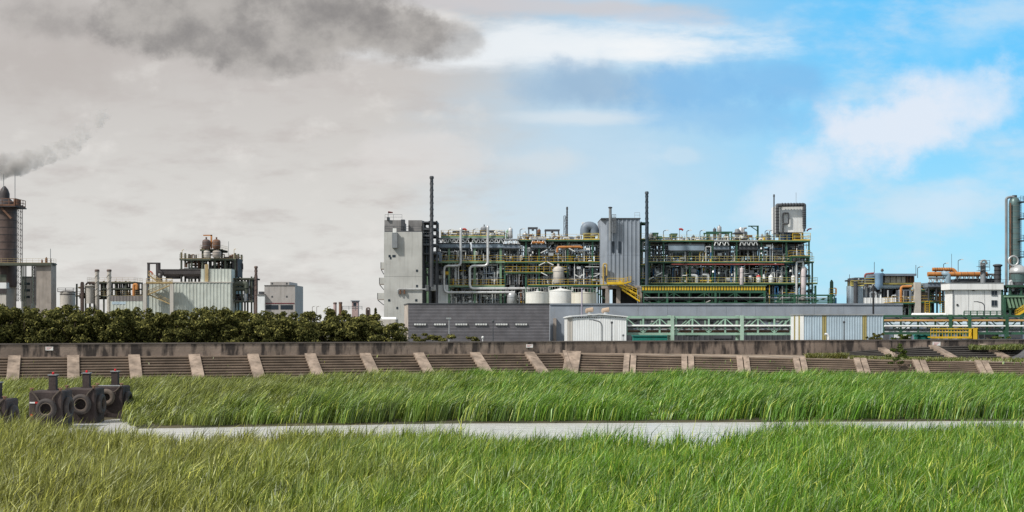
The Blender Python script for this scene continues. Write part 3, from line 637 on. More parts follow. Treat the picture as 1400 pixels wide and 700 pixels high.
# A: dark windowless block, turned a little
d = 200.; x0, x1 = X(558, d), X(751, d+2.4); zt = Z(416, d)
A = T('windowless_building', 'dark grey clad windowless building with one row of white slit vents', 'building', (x0, d, GZ))
DCLAD = mat('dark horizontal cladding', (.165, .16, .175), .6, var=.18, scale=.8, streak=.35, dirt=(.15, .13, .13))
Lx = (x1-x0)*1.008
m = MB(); zz = GZ
while zz < zt - .05:                                           # lapped boards, each course a little proud of the next
    z2 = min(zz + .45, zt); m.add([(x0, d, zz), (x0+Lx, d, zz), (x0+Lx, d-.05, z2-.03), (x0, d-.05, z2-.03), (x0, d, z2), (x0+Lx, d, z2)], [(0, 1, 2, 3), (3, 2, 5, 4)]); zz = z2
m.build('front_wall', DCLAD, A)
m = MB().add([(x0, d, GZ), (x0, d+12, GZ), (x0, d+12, zt), (x0, d, zt), (x0+Lx, d, GZ), (x0+Lx, d+12, GZ), (x0+Lx, d+12, zt), (x0+Lx, d, zt)], [(0, 1, 2, 3)[::-1], (4, 5, 6, 7), (1, 2, 6, 5), (3, 2, 6, 7)])
m.build('side_wall', mat('pale beige end wall', (.42, .37, .33), .8), A)
MB().box(x0-.08, x0+Lx+.08, d-.1, d+12.1, zt+.003, zt+.16).build('roof_edge', GREYD, A)
for a in (566, 593, 622, 649, 677, 704):
    xa = x0 + (a-558)/(751-558)*Lx; z = Z(443.5, d)
    v = MB().box(xa-.06, xa+1.76, d-.14, d-.05, z-.17, z+.17).build('vent', GREYD, A)
    s = MB()
    for k in range(5): s.box(xa+k*.35, xa+k*.35+.28, d-.2, d-.142, z-.12, z+.12)
    s.build('louvre_slat', WHITE, v)
place_rot(A, 7)
# B: long pale grey building behind
d = 216.; zt = Z(416, d); x0, x1 = X(752, d), X(1234, d)
B = T('long_building', 'long low grey blue concrete building behind the green pipe bridge', 'building', ((x0+x1)/2, d, GZ))
BW = mat('grey blue rendered wall', (.29, .325, .375), .85, var=.12, scale=.5, streak=.3, dirt=(.2, .19, .18), bump=.25)
m = MB(); npan = 12; wpan = (x1-x0)/npan
for k in range(npan): m.box(x0+k*wpan+.012, x0+(k+1)*wpan-.012, d, d+14, GZ, zt)
m.build('wall_panel', BW, B)
MB().box(x0, x1, d+.1, d+13.9, zt-.12, zt+.08).build('roof', GREY, B)
MB().box(x0-.05, x1+.05, d-.14, d-.004, zt-.1, zt+.14).build('coping', mat('coping grey', (.22, .25, .29), .7), B)
MB().box(x0+.5, x0+.95, d-.5, d-.02, GZ, Z(435, d)).build('buttress', CONCW, B)
# C: white shed
d = 166.; x0, x1 = X(775.5, d), X(856.5, d); xk = X(783, d); ze = Z(434, d); zr = Z(430.7, d)
Cc = T('white_shed', 'small white corrugated shed with two roof cowls and a beige end strip', 'shed', ((x0+x1)/2, d, GZ))
MB().corr(xk, x1, d, GZ, ze+.05, .28, .014).build('front_wall', WHITEC, Cc)
MB().corr(x0, xk, d+.002, GZ, ze+.02, .32, .03).build('end_strip', CREAM, Cc)
MB().add([(x0, d, GZ), (x0, d+9, GZ), (x0, d+9, ze), (x0, d, ze), (x1, d, GZ), (x1, d+9, GZ), (x1, d+9, ze), (x1, d, ze)], [(3, 2, 1, 0), (4, 5, 6, 7), (1, 2, 6, 5)]).build('side_wall', WHITEC, Cc)
rp = [(x0-.15, ze-.05), (xk, ze+.12), ((xk+x1)/2, zr+.05), (x1+.15, ze+.03)]
m = MB(); n_ = len(rp); m.add([(x, d-.25, z) for x, z in rp] + [(x, d+9.2, z) for x, z in rp] + [(x, d-.25, z+.12) for x, z in rp] + [(x, d+9.2, z+.12) for x, z in rp],
      [(2*n_+i, 2*n_+i+1, 3*n_+i+1, 3*n_+i) for i in range(n_-1)] + [(i, i+1, 2*n_+i+1, 2*n_+i) for i in range(n_-1)] + [(n_+i, n_+i+1, i+1, i) for i in range(n_-1)] + [(0, 2*n_, 3*n_, n_), (n_-1, 2*n_-1, 4*n_-1, 3*n_-1)])
m.add([(x0, d, ze-.1), (xk, d, ze+.0), ((xk+x1)/2, d, zr), (x1, d, ze)], [(0, 1, 2, 3)])
m.build('roof', WHITEC, Cc)
for px, l in ((806, 'near the beige end strip'), (828, 'over the middle of the front')):
    x = X(px, d+3); c = T('roof_cowl', 'rusty beige roof cowl on the white shed %s' % l, 'vent', (x, d+3, zr-.1), 'cowls on the white shed')
    MB().lathe(x, d+3, [(.3, zr-.2), (.3, zr+.35)], 12).build('neck', SILVER, c, True)
    MB().hlathe((x-.5, d+3, zr+.5), (1, 0, .18), [(.16, 0), (.3, .1), (.3, .9), (.16, 1.0)], 12).build('hood', mat('rusty beige cowl', (.40, .30, .22), .7, streak=.6), c, True)
# E: striped pale shed
d = 161.; x0, x1 = X(1081, d), X(1207.5, d); xk = X(1099, d); zt = Z(431, d)
E = T('striped_shed', 'pale blue corrugated shed with yellow brown translucent stripes above the flood wall', 'shed', ((x0+x1)/2, d, GZ))
YST = mat('yellowed translucent sheet', (.34, .29, .12), .5, var=.15, streak=.4)
cuts = [(1099, 1124, 0), (1124, 1130, 1), (1130, 1179, 0), (1179, 1185, 1), (1185, 1207.5, 0)]
for a, b, s in cuts: MB().corr(X(a, d), X(b, d), d, GZ, zt, .3, .035).build('yellow_strip' if s else 'wall_sheet', YST if s else BLUEP, E)
yb = d*(1099-700)/(1081-700)
MB().box(xk+.05, x1, d+.05, yb-.05, GZ, zt-.05).build('body', BLUEP, E)
MB().box(xk, xk+.047, d, yb, GZ, zt).build('end_panel', WHITEC, E)
for k in (.33, .68): u = d+(yb-d)*k; MB().box(xk-.04, xk-.003, u-.35, u+.35, GZ, zt).build('yellow_strip', YST, E)
MB().box(xk-.1, x1+.1, d-.12, yb+.1, zt+.005, zt+.13).build('roof', SILVER, E)
# ---- lamp posts and poles
def lamp(px, py_top, d, lab, style, m, r=.07, base=GZ):
    x = X(px, d); z = Z(py_top, d); t = T('lamp_post', lab, 'lamp post', (x, d, base))
    if style == 'arm':
        MB().tube([(x, d, base), (x, d, z-.5), (x-.25, d, z-.12), (x-1.0, d, z+.05)], r, 8, .35).build('pole', m, t, True)
        MB().box(x-1.45, x-.9, d-.12, d+.12, z, z+.11).build('lamp_head', m, t)
    elif style == 'top':
        MB().cyl((x, d, base), (x, d, z), r, 8, r*.7).build('pole', m, t, True)
        MB().box(x-.3, x+.22, d-.13, d+.13, z-.02, z+.14).build('lamp_head', SILVER, t)
    else:
        MB().cyl((x, d, base), (x, d, z), r, 8, r*.8).build('pole', m, t, True)
        MB().lathe(x, d, [(.09, z), (.14, z+.08), (.12, z+.22), (.04, z+.27)], 8).build('lamp_head', m, t, True)
lamp(614, 436, 150, 'pale lamp post in front of the dark windowless building beside shrubs', 'top', SILVER, .075)
lamp(674, 441, 150, 'thin dark lamp post in front of the windowless building wall', 'plain', GREYD, .06)
lamp(660, 463, 150, 'short pale stub post over the wall under the windowless building', 'plain', WHITE, .05)
lamp(823, 438, 158, 'grey lamp post with a curved arm in front of the white shed', 'arm', GREY, .075)
lamp(836.5, 442.5, 158, 'straight dark lamp post in front of the white shed', 'plain', GREYD, .07)
lamp(852, 460, 158, 'short thin stub post at the corner of the white shed', 'plain', GREY, .03)
lamp(1154, 442, 155.5, 'dark lamp post standing in front of the striped pale shed', 'plain', GREYD, .07)
lamp(795.5, 396, 210, 'tall lilac grey pole standing before the white storage tanks', 'plain', mat('lilac grey paint', (.36, .33, .40), .6), .13)
lamp(1194, 392, 205, 'tall black pole in front of the long grey building', 'plain', BLACK, .16)
lamp(1346, 413, 195, 'short lamp post in front of the white flat roofed building', 'arm', GREYD, .07)
x = X(1130, 156); tag(MB().tube([(x+.05, 155.6, GZ), (x+.15, 155.6, Z(460, 156)), (x-.05, 155.6, Z(456.8, 156)), (x-.28, 155.6, Z(457, 156))], .13, 8, .3).build('vent_pipe', WHITE, None, True, (x, 155.6, GZ)), 'white gooseneck vent pipe before the striped pale shed', 'vent')

# ---- green pipe bridges
def pipe_bridge(pa, pb, d, ytop, ybot, panel, posts, lab, m, seed, depth=3.2, pipes=(), postm=None):
    xa, xb = X(pa, d), X(pb, d); zt, zb = Z(ytop, d), Z(ybot, d); r = T('pipe_bridge', lab, 'pipe bridge', ((xa+xb)/2, d, zb))
    n = int(round((pb-pa)/panel))
    for y, nm in ((d, 'front'), (d+depth, 'rear')):
        MB().box(xa, xb, y-.12, y+.12, zt-.16, zt+.12).build('chord', m, r); MB().box(xa, xb, y-.12, y+.12, zb-.12, zb+.16).build('chord', m, r)
        for i in range(n+1):
            x = xa + (xb-xa)*i/n; MB().box(x-.1, x+.1, y-.1, y+.1, zb+.16, zt-.16).build('vertical', m, r)
        for i in range(n):
            u, v = xa + (xb-xa)*i/n, xa + (xb-xa)*(i+1)/n
            p, q = ((u, y, zt-.16), (v, y, zb+.16)) if (i//2) % 2 == 0 and i % 2 == 0 or (i//2) % 2 and i % 2 == 0 else ((u, y, zb+.16), (v, y, zt-.16))
            if y == d or i % 2: MB().bar(p, q, .12).build('diagonal', m, r)
    for i in range(n+1):
        x = xa + (xb-xa)*i/n
        for z in (zt-.02, zb+.02): MB().box(x-.09, x+.09, d+.12, d+depth-.12, z-.09, z+.09).build('cross_beam', m, r)
    for p in posts:
        x = X(p, d)
        for y in (d-.2, d+depth+.2): MB().box(x-.2, x+.2, y-.18, y+.18, GZ, zt+.18).build('support_post', postm or m, r)
    for z, y, rr, mm, nm in pipes:
        zz = zb + (zt-zb)*z; MB().cyl((xa, d+y, zz), (xb, d+y, zz), rr, 10).build('pipe', mm, r, True)
    return r
GLB = mat('pale mint steel paint', (.30, .46, .36), .5, var=.15, streak=.3)
pipe_bridge(857, 1081, 171, 433.3, 456.8, 22.8, (919, 1014), 'pale green lattice pipe bridge between the white shed and the striped shed', GLB, 1,
    pipes=((.48, -.22, .13, WHITE, 0), (.9, .7, .12, GREY, 0), (.86, 1.4, .16, GREYD, 0), (.9, 2.2, .15, SILVER, 0), (.42, 1.2, .2, GREYD, 0), (.2, 1.8, .22, GREY, 0), (.16, 1.0, .12, RUST, 0)), postm=mat('pale mint post', (.40, .55, .45), .5))
pipe_bridge(1208, 1420, 174, 432, 456, 24.5, (1298.5, 1324.5, 1375.5), 'bright green lattice pipe bridge beside the white flat roofed building', GREEN, 2,
    pipes=((.74, -.24, .13, mat('dull orange pipe', (.50, .30, .12), .6), 0), (.42, -.24, .12, WHITE, 0), (.08, .8, .14, SILVER, 0), (.5, 1.6, .3, BLUEP, 0), (.2, 2.2, .2, GREY, 0), (.85, 2.4, .2, GREYD, 0)))
# fittings hung along the bridges
for k, px in enumerate((868, 893, 901, 924, 950, 973, 996, 1017, 1030, 1052, 1064)):
    x = X(px, 173); z = Z(437 + (k % 3)*1.2, 173)
    tag(MB().lathe(x, 173, [(.1, z-.3), (.26, z-.2), (.26, z+.2), (.1, z+.28)], 10).build('pipe_valve', (BLACK, SILVER, GREYD)[k % 3], None, True, (x, 173, z)), '%s valve under the top chord of the pale bridge, %s from the white shed' % (('black', 'silver', 'dark grey')[k % 3], ORD[k]), 'valve')
# yellow caged walkway on the bridge
d = 172.6; r = T('caged_walkway', 'yellow caged walkway hung on the front of the bright green bridge', 'walkway', (X(1300, d), d, Z(462, d)))
xa, xb = X(1270, d), X(1326, d); z0, z1 = Z(461.5, d), Z(449.5, d)
MB().box(xa, xb, d-.7, d+.5, z0, z0+.12).build('floor', YEL, r)
m = MB()
for z in (z1, (z0+z1)/2+.15): m.box(xa, xb, d-.78, d-.68, z-.06, z+.06)
m.box(xa, xb, d-.8, d-.7, z0-.1, z0+.14)
m.build('rail', YEL, r)
m = MB()
for k in range(15): x = xa + (xb-xa)*k/14; m.box(x-.025, x+.025, d-.74, d-.7, z0+.14, z1-.06)
m.build('grille', YEL, r)
MB().box(xb, xb+.75, d-.8, d-.7, Z(465, d), z1+.1).box(xb, xb+.12, d-.8, d+.4, Z(465, d), z1).box(xb+.65, xb+.75, d-.8, d+.4, Z(465, d), z1).build('ladder_cage', YEL, r)
# shadowy low store behind the pale bridge, vessels behind the green one
d = 190.; x0, x1 = X(850, d), X(1092, d)
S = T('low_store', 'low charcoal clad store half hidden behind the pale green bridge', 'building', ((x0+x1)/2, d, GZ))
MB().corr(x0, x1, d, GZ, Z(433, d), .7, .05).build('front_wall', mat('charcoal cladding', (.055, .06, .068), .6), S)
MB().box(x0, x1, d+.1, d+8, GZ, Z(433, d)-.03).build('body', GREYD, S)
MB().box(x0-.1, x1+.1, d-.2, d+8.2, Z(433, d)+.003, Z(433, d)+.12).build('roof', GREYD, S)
for a, b, u, v, mm, nm in ((905, 930, 448, 457, CONCW, 'shutter_door'), (936, 955, 448, 458, RUST, 'shutter_door'), (975, 1000, 447, 463, GREYD, 'shutter_door'), (1040, 1068, 441, 452, BLUEG, 'window'), (866, 890, 443, 452, BLUEG, 'window')):
    MB().box(X(a, d), X(b, d), d-.12, d-.055, Z(v, d), Z(u, d)).build(nm, mm, S)
d = 178.
tag(MB().box(X(866, d), X(914, d), d, d+1.5, GZ, Z(460, d)).box(X(866, d)-.1, X(914, d)+.1, d-.1, d+1.6, Z(460, d), Z(458.5, d)).build('covered_pallet', TEAL, loc=(X(890, d), d, GZ)), 'teal tarpaulin covered stack under the pale green bridge', 'tarpaulin')
tag(MB().box(X(1254, d), X(1272, d), d, d+1.5, GZ, Z(459, d)).box(X(1253, d), X(1273, d), d-.1, d+1.6, Z(459, d), Z(457.5, d)).build('covered_pallet', TEAL, loc=(X(1262, d), d, GZ)), 'teal tarpaulin covered stack beside the yellow caged walkway', 'tarpaulin')
def hvessel(px0, px1, pyc, rpx, d, lab, m, cat='vessel', saddles=True, name='horizontal_vessel'):
    xa, xb = X(px0, d), X(px1, d); r = rpx/F*d; z = Z(pyc, d); L_ = xb-xa
    t = T(name, lab, cat, ((xa+xb)/2, d, z-r*1.5))
    MB().hlathe((xa, d, z), (1, 0, 0), [(r*.1, 0), (r*.65, r*.12), (r*.95, r*.35), (r, r*.5), (r, L_-r*.5), (r*.95, L_-r*.35), (r*.65, L_-r*.12), (r*.1, L_)], 14).build('shell', m, t, True)
    if saddles:
        for k in (.22, .78): MB().box(xa+L_*k-.12, xa+L_*k+.12, d-r*.8, d+r*.8, z-r*1.5, z-r*.8).build('saddle', GREYD, t)
    MB().cyl((xa+L_*.4, d, z+r*.9), (xa+L_*.4, d, z+r*1.35), r*.18, 8).build('nozzle', m, t)
    return t
hvessel(1284, 1322, 443, 4.5, 190, 'pale blue horizontal vessel behind the yellow caged walkway', BLUEP)
hvessel(1332, 1366, 444, 4, 190, 'pale horizontal vessel behind the bridge below the white building', SILVER)
hvessel(1246, 1294, 431, 3, 187, 'white capped horizontal drum on top of the green bridge', WHITE)
d = 198.; t = T('storage_house', 'grey low storage house behind the bright green bridge', 'building', (X(1300, d), d, GZ))
MB().corr(X(1216, d), X(1420, d), d, GZ, Z(434, d), .6, .05).build('front_wall', BLUEG, t); MB().box(X(1216, d), X(1420, d), d+.1, d+5, GZ, Z(434, d)-.05).build('body', GREYD, t)
for a, b in ((1222, 1244), (1262, 1280), (1338, 1362), (1380, 1396)): MB().box(X(a, d), X(b, d), d-.15, d-.06, Z(462, d), Z(440, d)).build('shutter_door', (SILVER, GREYD, WHITEC, BLACK)[(a//7) % 4], t)
COOL = mat('air cooler blue grey', (.22, .28, .34), .5)
# ================================================================== the works: helpers
def rail_mesh(mb, pts, h=1.15, post=1.6, t=.055, toe=.2, closed=False):
    for p, q in zip(pts[:-1], pts[1:]):
        p, q = Vector(p), Vector(q); L_ = (q-p).length
        for z in (h, h*.55): mb.bar(p+Vector((0, 0, z)), q+Vector((0, 0, z)), t)
        if toe: mb.bar(p+Vector((0, 0, toe/2)), q+Vector((0, 0, toe/2)), t*.6, toe)
        n = max(1, int(L_/post))
        for i in range(n+1): e = p + (q-p)*i/n; mb.bar(e, e+Vector((0, 0, h)), t)
    return mb
def structure(name, lab, cat, d, depth, cols, levels, steel, railm, beams=.42, base=GZ, colw=.4, deckm=None, group=None, rear=None, brace=()):
    """cols: (px, top py); levels: (py, px0, px1, railing)"""
    px0 = min(c[0] for c in cols); px1 = max(c[0] for c in cols)
    r = T(name, lab, cat, (X((px0+px1)/2, d), d, base), group)
    rows = (d, d+depth*.5, d+depth)
    for px, py in cols:
        x = X(px, d); zt = Z(py, d)
        for y in rows: MB().box(x-colw/2, x+colw/2, y-colw/2, y+colw/2, base, zt).build('column', steel, r)
    for py, a, b, rl in levels:
        xa, xb, z = X(a, d), X(b, d), Z(py, d)
        MB().box(xa, xb, d-.5, d+depth+.5, z-.1, z).build('deck', deckm or GREYD, r)
        for y in rows: MB().box(xa, xb, y-.55 if y == d else y-.1, y-.51 if y == d else y+.1, z-beams, z-.003 if y == d else z-.103).build('beam', steel, r)
        for px, py2 in cols:
            if a-1 <= px <= b+1 and py2 <= py+1:
                x = X(px, d); MB().box(x-.12, x+.12, d-.5, d+depth+.5, z-beams*.9, z-.103).build('beam', steel, r)
        if rl: rail_mesh(MB(), [(xa, d+depth+.4, z), (xa, d-.5, z), (xb, d-.5, z), (xb, d+depth+.4, z)], t=.046, toe=.09).build('railing', railm, r)
    for a, b, pt, pb in brace:
        MB().bar((X(a, d), d-.3, Z(pt, d)), (X(b, d), d-.3, Z(pb, d)), .2).build('brace', steel, r)
    return r
PIPEM = [INSUL]*5 + [WHITE]*3 + [SILVER]*4 + [GREY]*4 + [GREYD]*6 + [BLUEG]*4 + [RUST]
def pipework(root, xa, xb, za, zb, ya, yb, n, seed, mats=PIPEM, rr=(.09, .26)):
    q = random.Random(seed)
    for i in range(n):
        m = q.choice(mats); r = q.uniform(*rr); x = q.uniform(xa, xb); y = q.uniform(ya, yb); z = q.uniform(za, zb)
        k = q.random()
        if k < .33: pts = [(x, y, za), (x, y, zb)]
        elif k < .55:
            x2 = min(xb, x + q.uniform(1.5, 6)); pts = [(x, y, z), (x2, y, z)]
        elif k < .8:
            x2 = max(xa, min(xb, x + q.uniform(-4, 4))); pts = [(x, y, za), (x, y, z), (x2, y, z), (x2, y, zb if q.random() < .5 else za)]
        else:
            z2 = min(zb, za + q.uniform(.8, 1.8)); w = q.uniform(.5, 1.4); pts = [(x, y, za), (x, y, z2), (x+w, y, z2), (x+w, y, za)]
        if (Vector(pts[0])-Vector(pts[-1])).length < .1: continue
        MB().tube(pts, r, 7, r*1.8).build('pipe', m, root, True)
CN = {INSUL.name: 'silver', WHITE.name: 'white', GREY.name: 'grey', GREYD.name: 'dark grey', SILVER.name: 'dull silver', BLUEG.name: 'blue grey', TANKW.name: 'off white', RUST.name: 'rusty', GREENP.name: 'pale green', BLUE.name: 'blue', BLACK.name: 'black', GREEN.name: 'green', CREAM.name: 'cream', ORANGE.name: 'orange', RED.name: 'red', BLUEP.name: 'pale blue', YEL.name: 'yellow'}
def small_pipework(root, boxes, seed, mats=PIPEM+[WHITE]*6+[INSUL]*3+[BLUEG]*2+[YEL]):
    # valves, drains, gauges and trays too many to count, kept as one part per colour family
    q = random.Random(seed)
    sets = {}
    for xa, xb, za, zb, ya, yb, n in boxes:
        for i in range(int(n*2.4)):
            m = q.choice(mats); b = sets.setdefault(m.name, (m, MB()))[1]; r = q.uniform(.04, .13); x, y, z = q.uniform(xa, xb), q.uniform(ya, yb), q.uniform(za, zb); k = q.random()
            if k < .3: b.cyl((x, y, za), (x, y, min(zb, z+.6)), r, 6)
            elif k < .55: b.cyl((x, y, z), (min(xb, x+q.uniform(.6, 3.5)), y, z), r, 6)
            elif k < .75: w = q.uniform(.3, 1.2); b.tube([(x, y, za), (x, y, z), (x+w, y, z), (x+w, y, max(za, z-q.uniform(.4, 2)))], r, 6, .15)
            elif k < .88: b.lathe(x, y, [(.05, z-.2), (q.uniform(.14, .32), z-.15), (q.uniform(.14, .3), z+.2), (.05, z+.3)], 8)
            else: w = q.uniform(.2, .6); b.box(x-w, x+w, y-.2, y+.2, z-.15, z+q.uniform(.1, .6))
    for m, b in sets.values(): kind(b.build('small_pipework', m, root), 'stuff')
def vvessel(px, py0, py1, wpx, d, lab, m, name='vertical_vessel', cat='vessel', legs=True, band=True, cap=None):
    x = X(px, d); z1, z0 = Z(py0, d), Z(py1, d); r = wpx/F*d/2; H = z1-z0; lg = min(.22*H, .9) if legs else 0
    t = T(name, lab, cat, (x, d, z0)); zb = z0+lg; hd = min(r*.6, H*.25)
    MB().lathe(x, d, [(r*.3, zb), (r*.85, zb+hd*.35), (r, zb+hd*.8), (r, z1-hd), (r*.86, z1-hd*.45), (r*.45, z1-hd*.1), (.02, z1)], 14).build('shell', m, t, True)
    if cap is not None: MB().lathe(x, d, [(r*1.03, z1-hd*1.1), (r*.9, z1-hd*.42), (r*.5, z1+.01), (.02, z1+.08)], 14).build('cap', cap, t, True)
    if legs:
        for k in range(3): a = 2*math.pi*k/3 - .5; MB().box(x+r*.8*math.cos(a)-.06, x+r*.8*math.cos(a)+.06, d+r*.8*math.sin(a)-.06, d+r*.8*math.sin(a)+.06, z0, zb+hd).build('leg', GREYD, t)
    if band and H > 1.5:
        for k in (.35, .7): MB().lathe(x, d, [(r*1.04, z0+H*k), (r*1.04, z0+H*k+.07)], 14).build('band', GREY, t, True)
    MB().cyl((x, d, z1-.05), (x, d, z1+r*.5), r*.2, 8).build('nozzle', m, t, True)
    return t
def pump(px, pyb, d, lab, m, s=1.):
    x = X(px, d); z = Z(pyb, d); t = T('pump', lab, 'pump', (x, d, z))
    MB().box(x-.8*s, x+.8*s, d-.35*s, d+.35*s, z, z+.18*s).build('base_plate', GREYD, t)
    MB().hlathe((x-.75*s, d, z+.5*s), (1, 0, 0), [(.2*s, 0), (.3*s, .05*s), (.3*s, .7*s), (.12*s, .78*s), (.12*s, .95*s)], 10).build('motor', m, t, True)
    MB().torus((x+.4*s, d, z+.5*s), (1, 0, 0), .22*s, .16*s, 14, 8).build('casing', SILVER, t, True)
    MB().tube([(x+.4*s, d, z+.7*s), (x+.4*s, d, z+1.2*s), (x+.9*s, d, z+1.2*s)], .09*s, 8).build('outlet', m, t, True)
def stack(px, py0, py1, wpx, d, lab, m, strake=True, name='chimney_stack', capm=None, taper=.85):
    x = X(px, d); z1, z0 = Z(py0, d), Z(py1, d); r = wpx/F*d/2; t = T(name, lab, 'chimney', (x, d, z0))
    MB().cyl((x, d, z0), (x, d, z1), r, 14, r*taper).build('shaft', m, t, True)
    MB().lathe(x, d, [(r*1.15, z1-.5), (r*1.15, z1-.1), (r*.8, z1+.05)], 14).build('rim', capm or m, t, True)
    if strake:
        n = 150; zA = z0+(z1-z0)*.35; turns = (z1-zA)/(r*7)
        for s in range(2):
            prev = None; hm = MB()
            for i in range(n+1):
                k = i/n; a = 2*math.pi*(turns*k + s/2); z = zA+(z1-.6-zA)*k; R = r*(1-(1-taper)*(z-z0)/(z1-z0))
                e = (Vector((x+math.cos(a)*R*.95, d+math.sin(a)*R*.95, z)), Vector((x+math.cos(a)*R*1.18, d+math.sin(a)*R*1.18, z)))
                if prev: hm.add([prev[0], e[0], e[1], prev[1], prev[0]+Vector((0, 0, .08)), e[0]+Vector((0, 0, .08)), e[1]+Vector((0, 0, .08)), prev[1]+Vector((0, 0, .08))], [(0, 1, 2, 3), (7, 6, 5, 4), (2, 6, 7, 3)])
                prev = e
            hm.build('spiral_strake', m, t)
    return t
def air_cooler(pa, pb, pt, pb_, pdeck, d, lab, m, depth=6., legs=GREYD, tubes=True, tube_m=INSUL, nf=None):
    xa, xb = X(pa, d), X(pb, d); z1, z0, zd = Z(pt, d), Z(pb_, d), Z(pdeck, d); t = T('air_cooler', lab, 'air cooler', ((xa+xb)/2, d, zd))
    MB().box(xa, xb, d, d+depth, z0+(z1-z0)*.35, z1).build('bundle', m, t)
    MB().box(xa-.06, xb+.06, d-.1, d-.003, z1-.12, z1+.1).box(xa-.06, xb+.06, d-.1, d-.003, z0+(z1-z0)*.35, z0+(z1-z0)*.35+.15).build('frame', legs, t)
    nf = nf or max(1, int(round((xb-xa)/4.0)))
    for i in range(nf):
        u, v = xa+(xb-xa)*i/nf+.12, xa+(xb-xa)*(i+1)/nf-.12; c = (u+v)/2; zz = z0+(z1-z0)*.35-.003; R = min((v-u)*.4, depth*.4)
        MB().add([(u, d+.1, zz), (v, d+.1, zz), (v, d+depth-.1, zz), (u, d+depth-.1, zz), (c-R, d+depth/2-R, z0), (c+R, d+depth/2-R, z0), (c+R, d+depth/2+R, z0), (c-R, d+depth/2+R, z0)],
                 [(0, 1, 5, 4), (1, 2, 6, 5), (2, 3, 7, 6), (3, 0, 4, 7)]).build('plenum', m, t)
        MB().lathe(c, d+depth/2, [(R, z0+.02), (R*1.04, z0-.5), (R*.97, z0-.5), (R*.94, z0)], 18).build('fan_ring', legs, t, True)
    n = nf+1
    for i in range(n):
        x = xa+.15+(xb-xa-.3)*i/(n-1)
        for y in (d+.25, d+depth-.25): MB().box(x-.1, x+.1, y-.1, y+.1, zd, z0+(z1-z0)*.35).build('leg', legs, t)
    if tubes:
        k = max(3, int((xb-xa)/.85)); w = (xb-xa)/k
        for i in range(k):
            x = xa+w*i; MB().tube([(x+.08, d-.25, z1+.02), (x+w*.3, d-.25, z1+.75), (x+w*.62, d-.25, z1+.75), (x+w*.9, d-.25, z1+.1)], .12, 6, .2).build('header_tube', tube_m, t, True)
        MB().cyl((xa, d-.25, z1+.95), (xb, d-.25, z1+.95), .2, 8).build('header_pipe', GREY, t, True)
    return t
def post_lamp(px, py0, py1, d, lab, m=GREYD, arm=.6):
    x = X(px, d); z1, z0 = Z(py0, d), Z(py1, d); t = T('deck_lamp', lab, 'lamp post', (x, d, z0))
    MB().tube([(x, d, z0), (x, d, z1), (x+arm, d, z1+.2)], .07, 6, .2).build('pole', m, t, True); MB().box(x+arm-.1, x+arm+.45, d-.1, d+.1, z1+.12, z1+.28).build('lamp_head', WHITE, t)
def tube_lamp(px, py, d, lab, s=1, drop=1.1):
    x = X(px, d); z = Z(py, d); t = T('tube_lamp', lab, 'lamp', (x, d, z-drop))
    MB().cyl((x, d, z-drop), (x, d, z), .06, 6).build('pole', GREYD, t); MB().bar((x-.65*s, d-.05, z-.28), (x+.65*s, d-.05, z+.38), .17).build('tube', WHITE, t)
def tank(px0, px1, py_eave, py_apex, d, lab, m):
    x = X((px0+px1)/2, d); r = (X(px1, d)-X(px0, d))/2; ze, za = Z(py_eave, d), Z(py_apex, d); t = T('storage_tank', lab, 'tank', (x, d, GZ))
    MB().lathe(x, d, [(r, GZ), (r, ze)], 40).build('shell', m, t, True)
    MB().lathe(x, d, [(r*1.015, ze), (r*1.015, ze+.12), (r*.6, ze+(za-ze)*.55), (.1, za)], 40).build('roof', m, t, True)
    MB().lathe(x, d, [(.25, za-.1), (.25, za+.35), (.05, za+.45)], 10).build('roof_vent', SILVER, t, True)
    q = MB()
    for k in range(13):
        a, b = math.radians(180+k*15), math.radians(180+(k+1)*15)
        if k < 12: q.bar((x+r*math.cos(a), d+r*math.sin(a), ze+1.0), (x+r*math.cos(b), d+r*math.sin(b), ze+1.0), .05)
        q.bar((x+r*math.cos(a), d+r*math.sin(a), ze), (x+r*math.cos(a), d+r*math.sin(a), ze+1.0), .04)
    q.build('railing', WHITE, t)
    for z in (GZ+(ze-GZ)*.35, GZ+(ze-GZ)*.7): MB().lathe(x, d, [(r*1.006, z), (r*1.006, z+.12)], 40).build('hoop', m, t, True)
def stairs(mb, p, q, w=.9, n=12):
    p, q = Vector(p), Vector(q)
    for y in (0, w):
        o = Vector((0, y, 0)); mb.bar(p+o, q+o, .08, .3)
        mb.bar(p+o+Vector((0, 0, 1.05)), q+o+Vector((0, 0, 1.05)), .07); mb.bar(p+o+Vector((0, 0, .6)), q+o+Vector((0, 0, .6)), .05)
        for i in range(5): e = p+(q-p)*i/4+o; mb.bar(e, e+Vector((0, 0, 1.05)), .05)
    for i in range(n): e = p+(q-p)*(i+.5)/n; mb.box(e.x-.14, e.x+.14, e.y, e.y+w, e.z-.03, e.z+.03)
    return mb

# ================================================================== plant: pale green frame and its towers
D = 296.
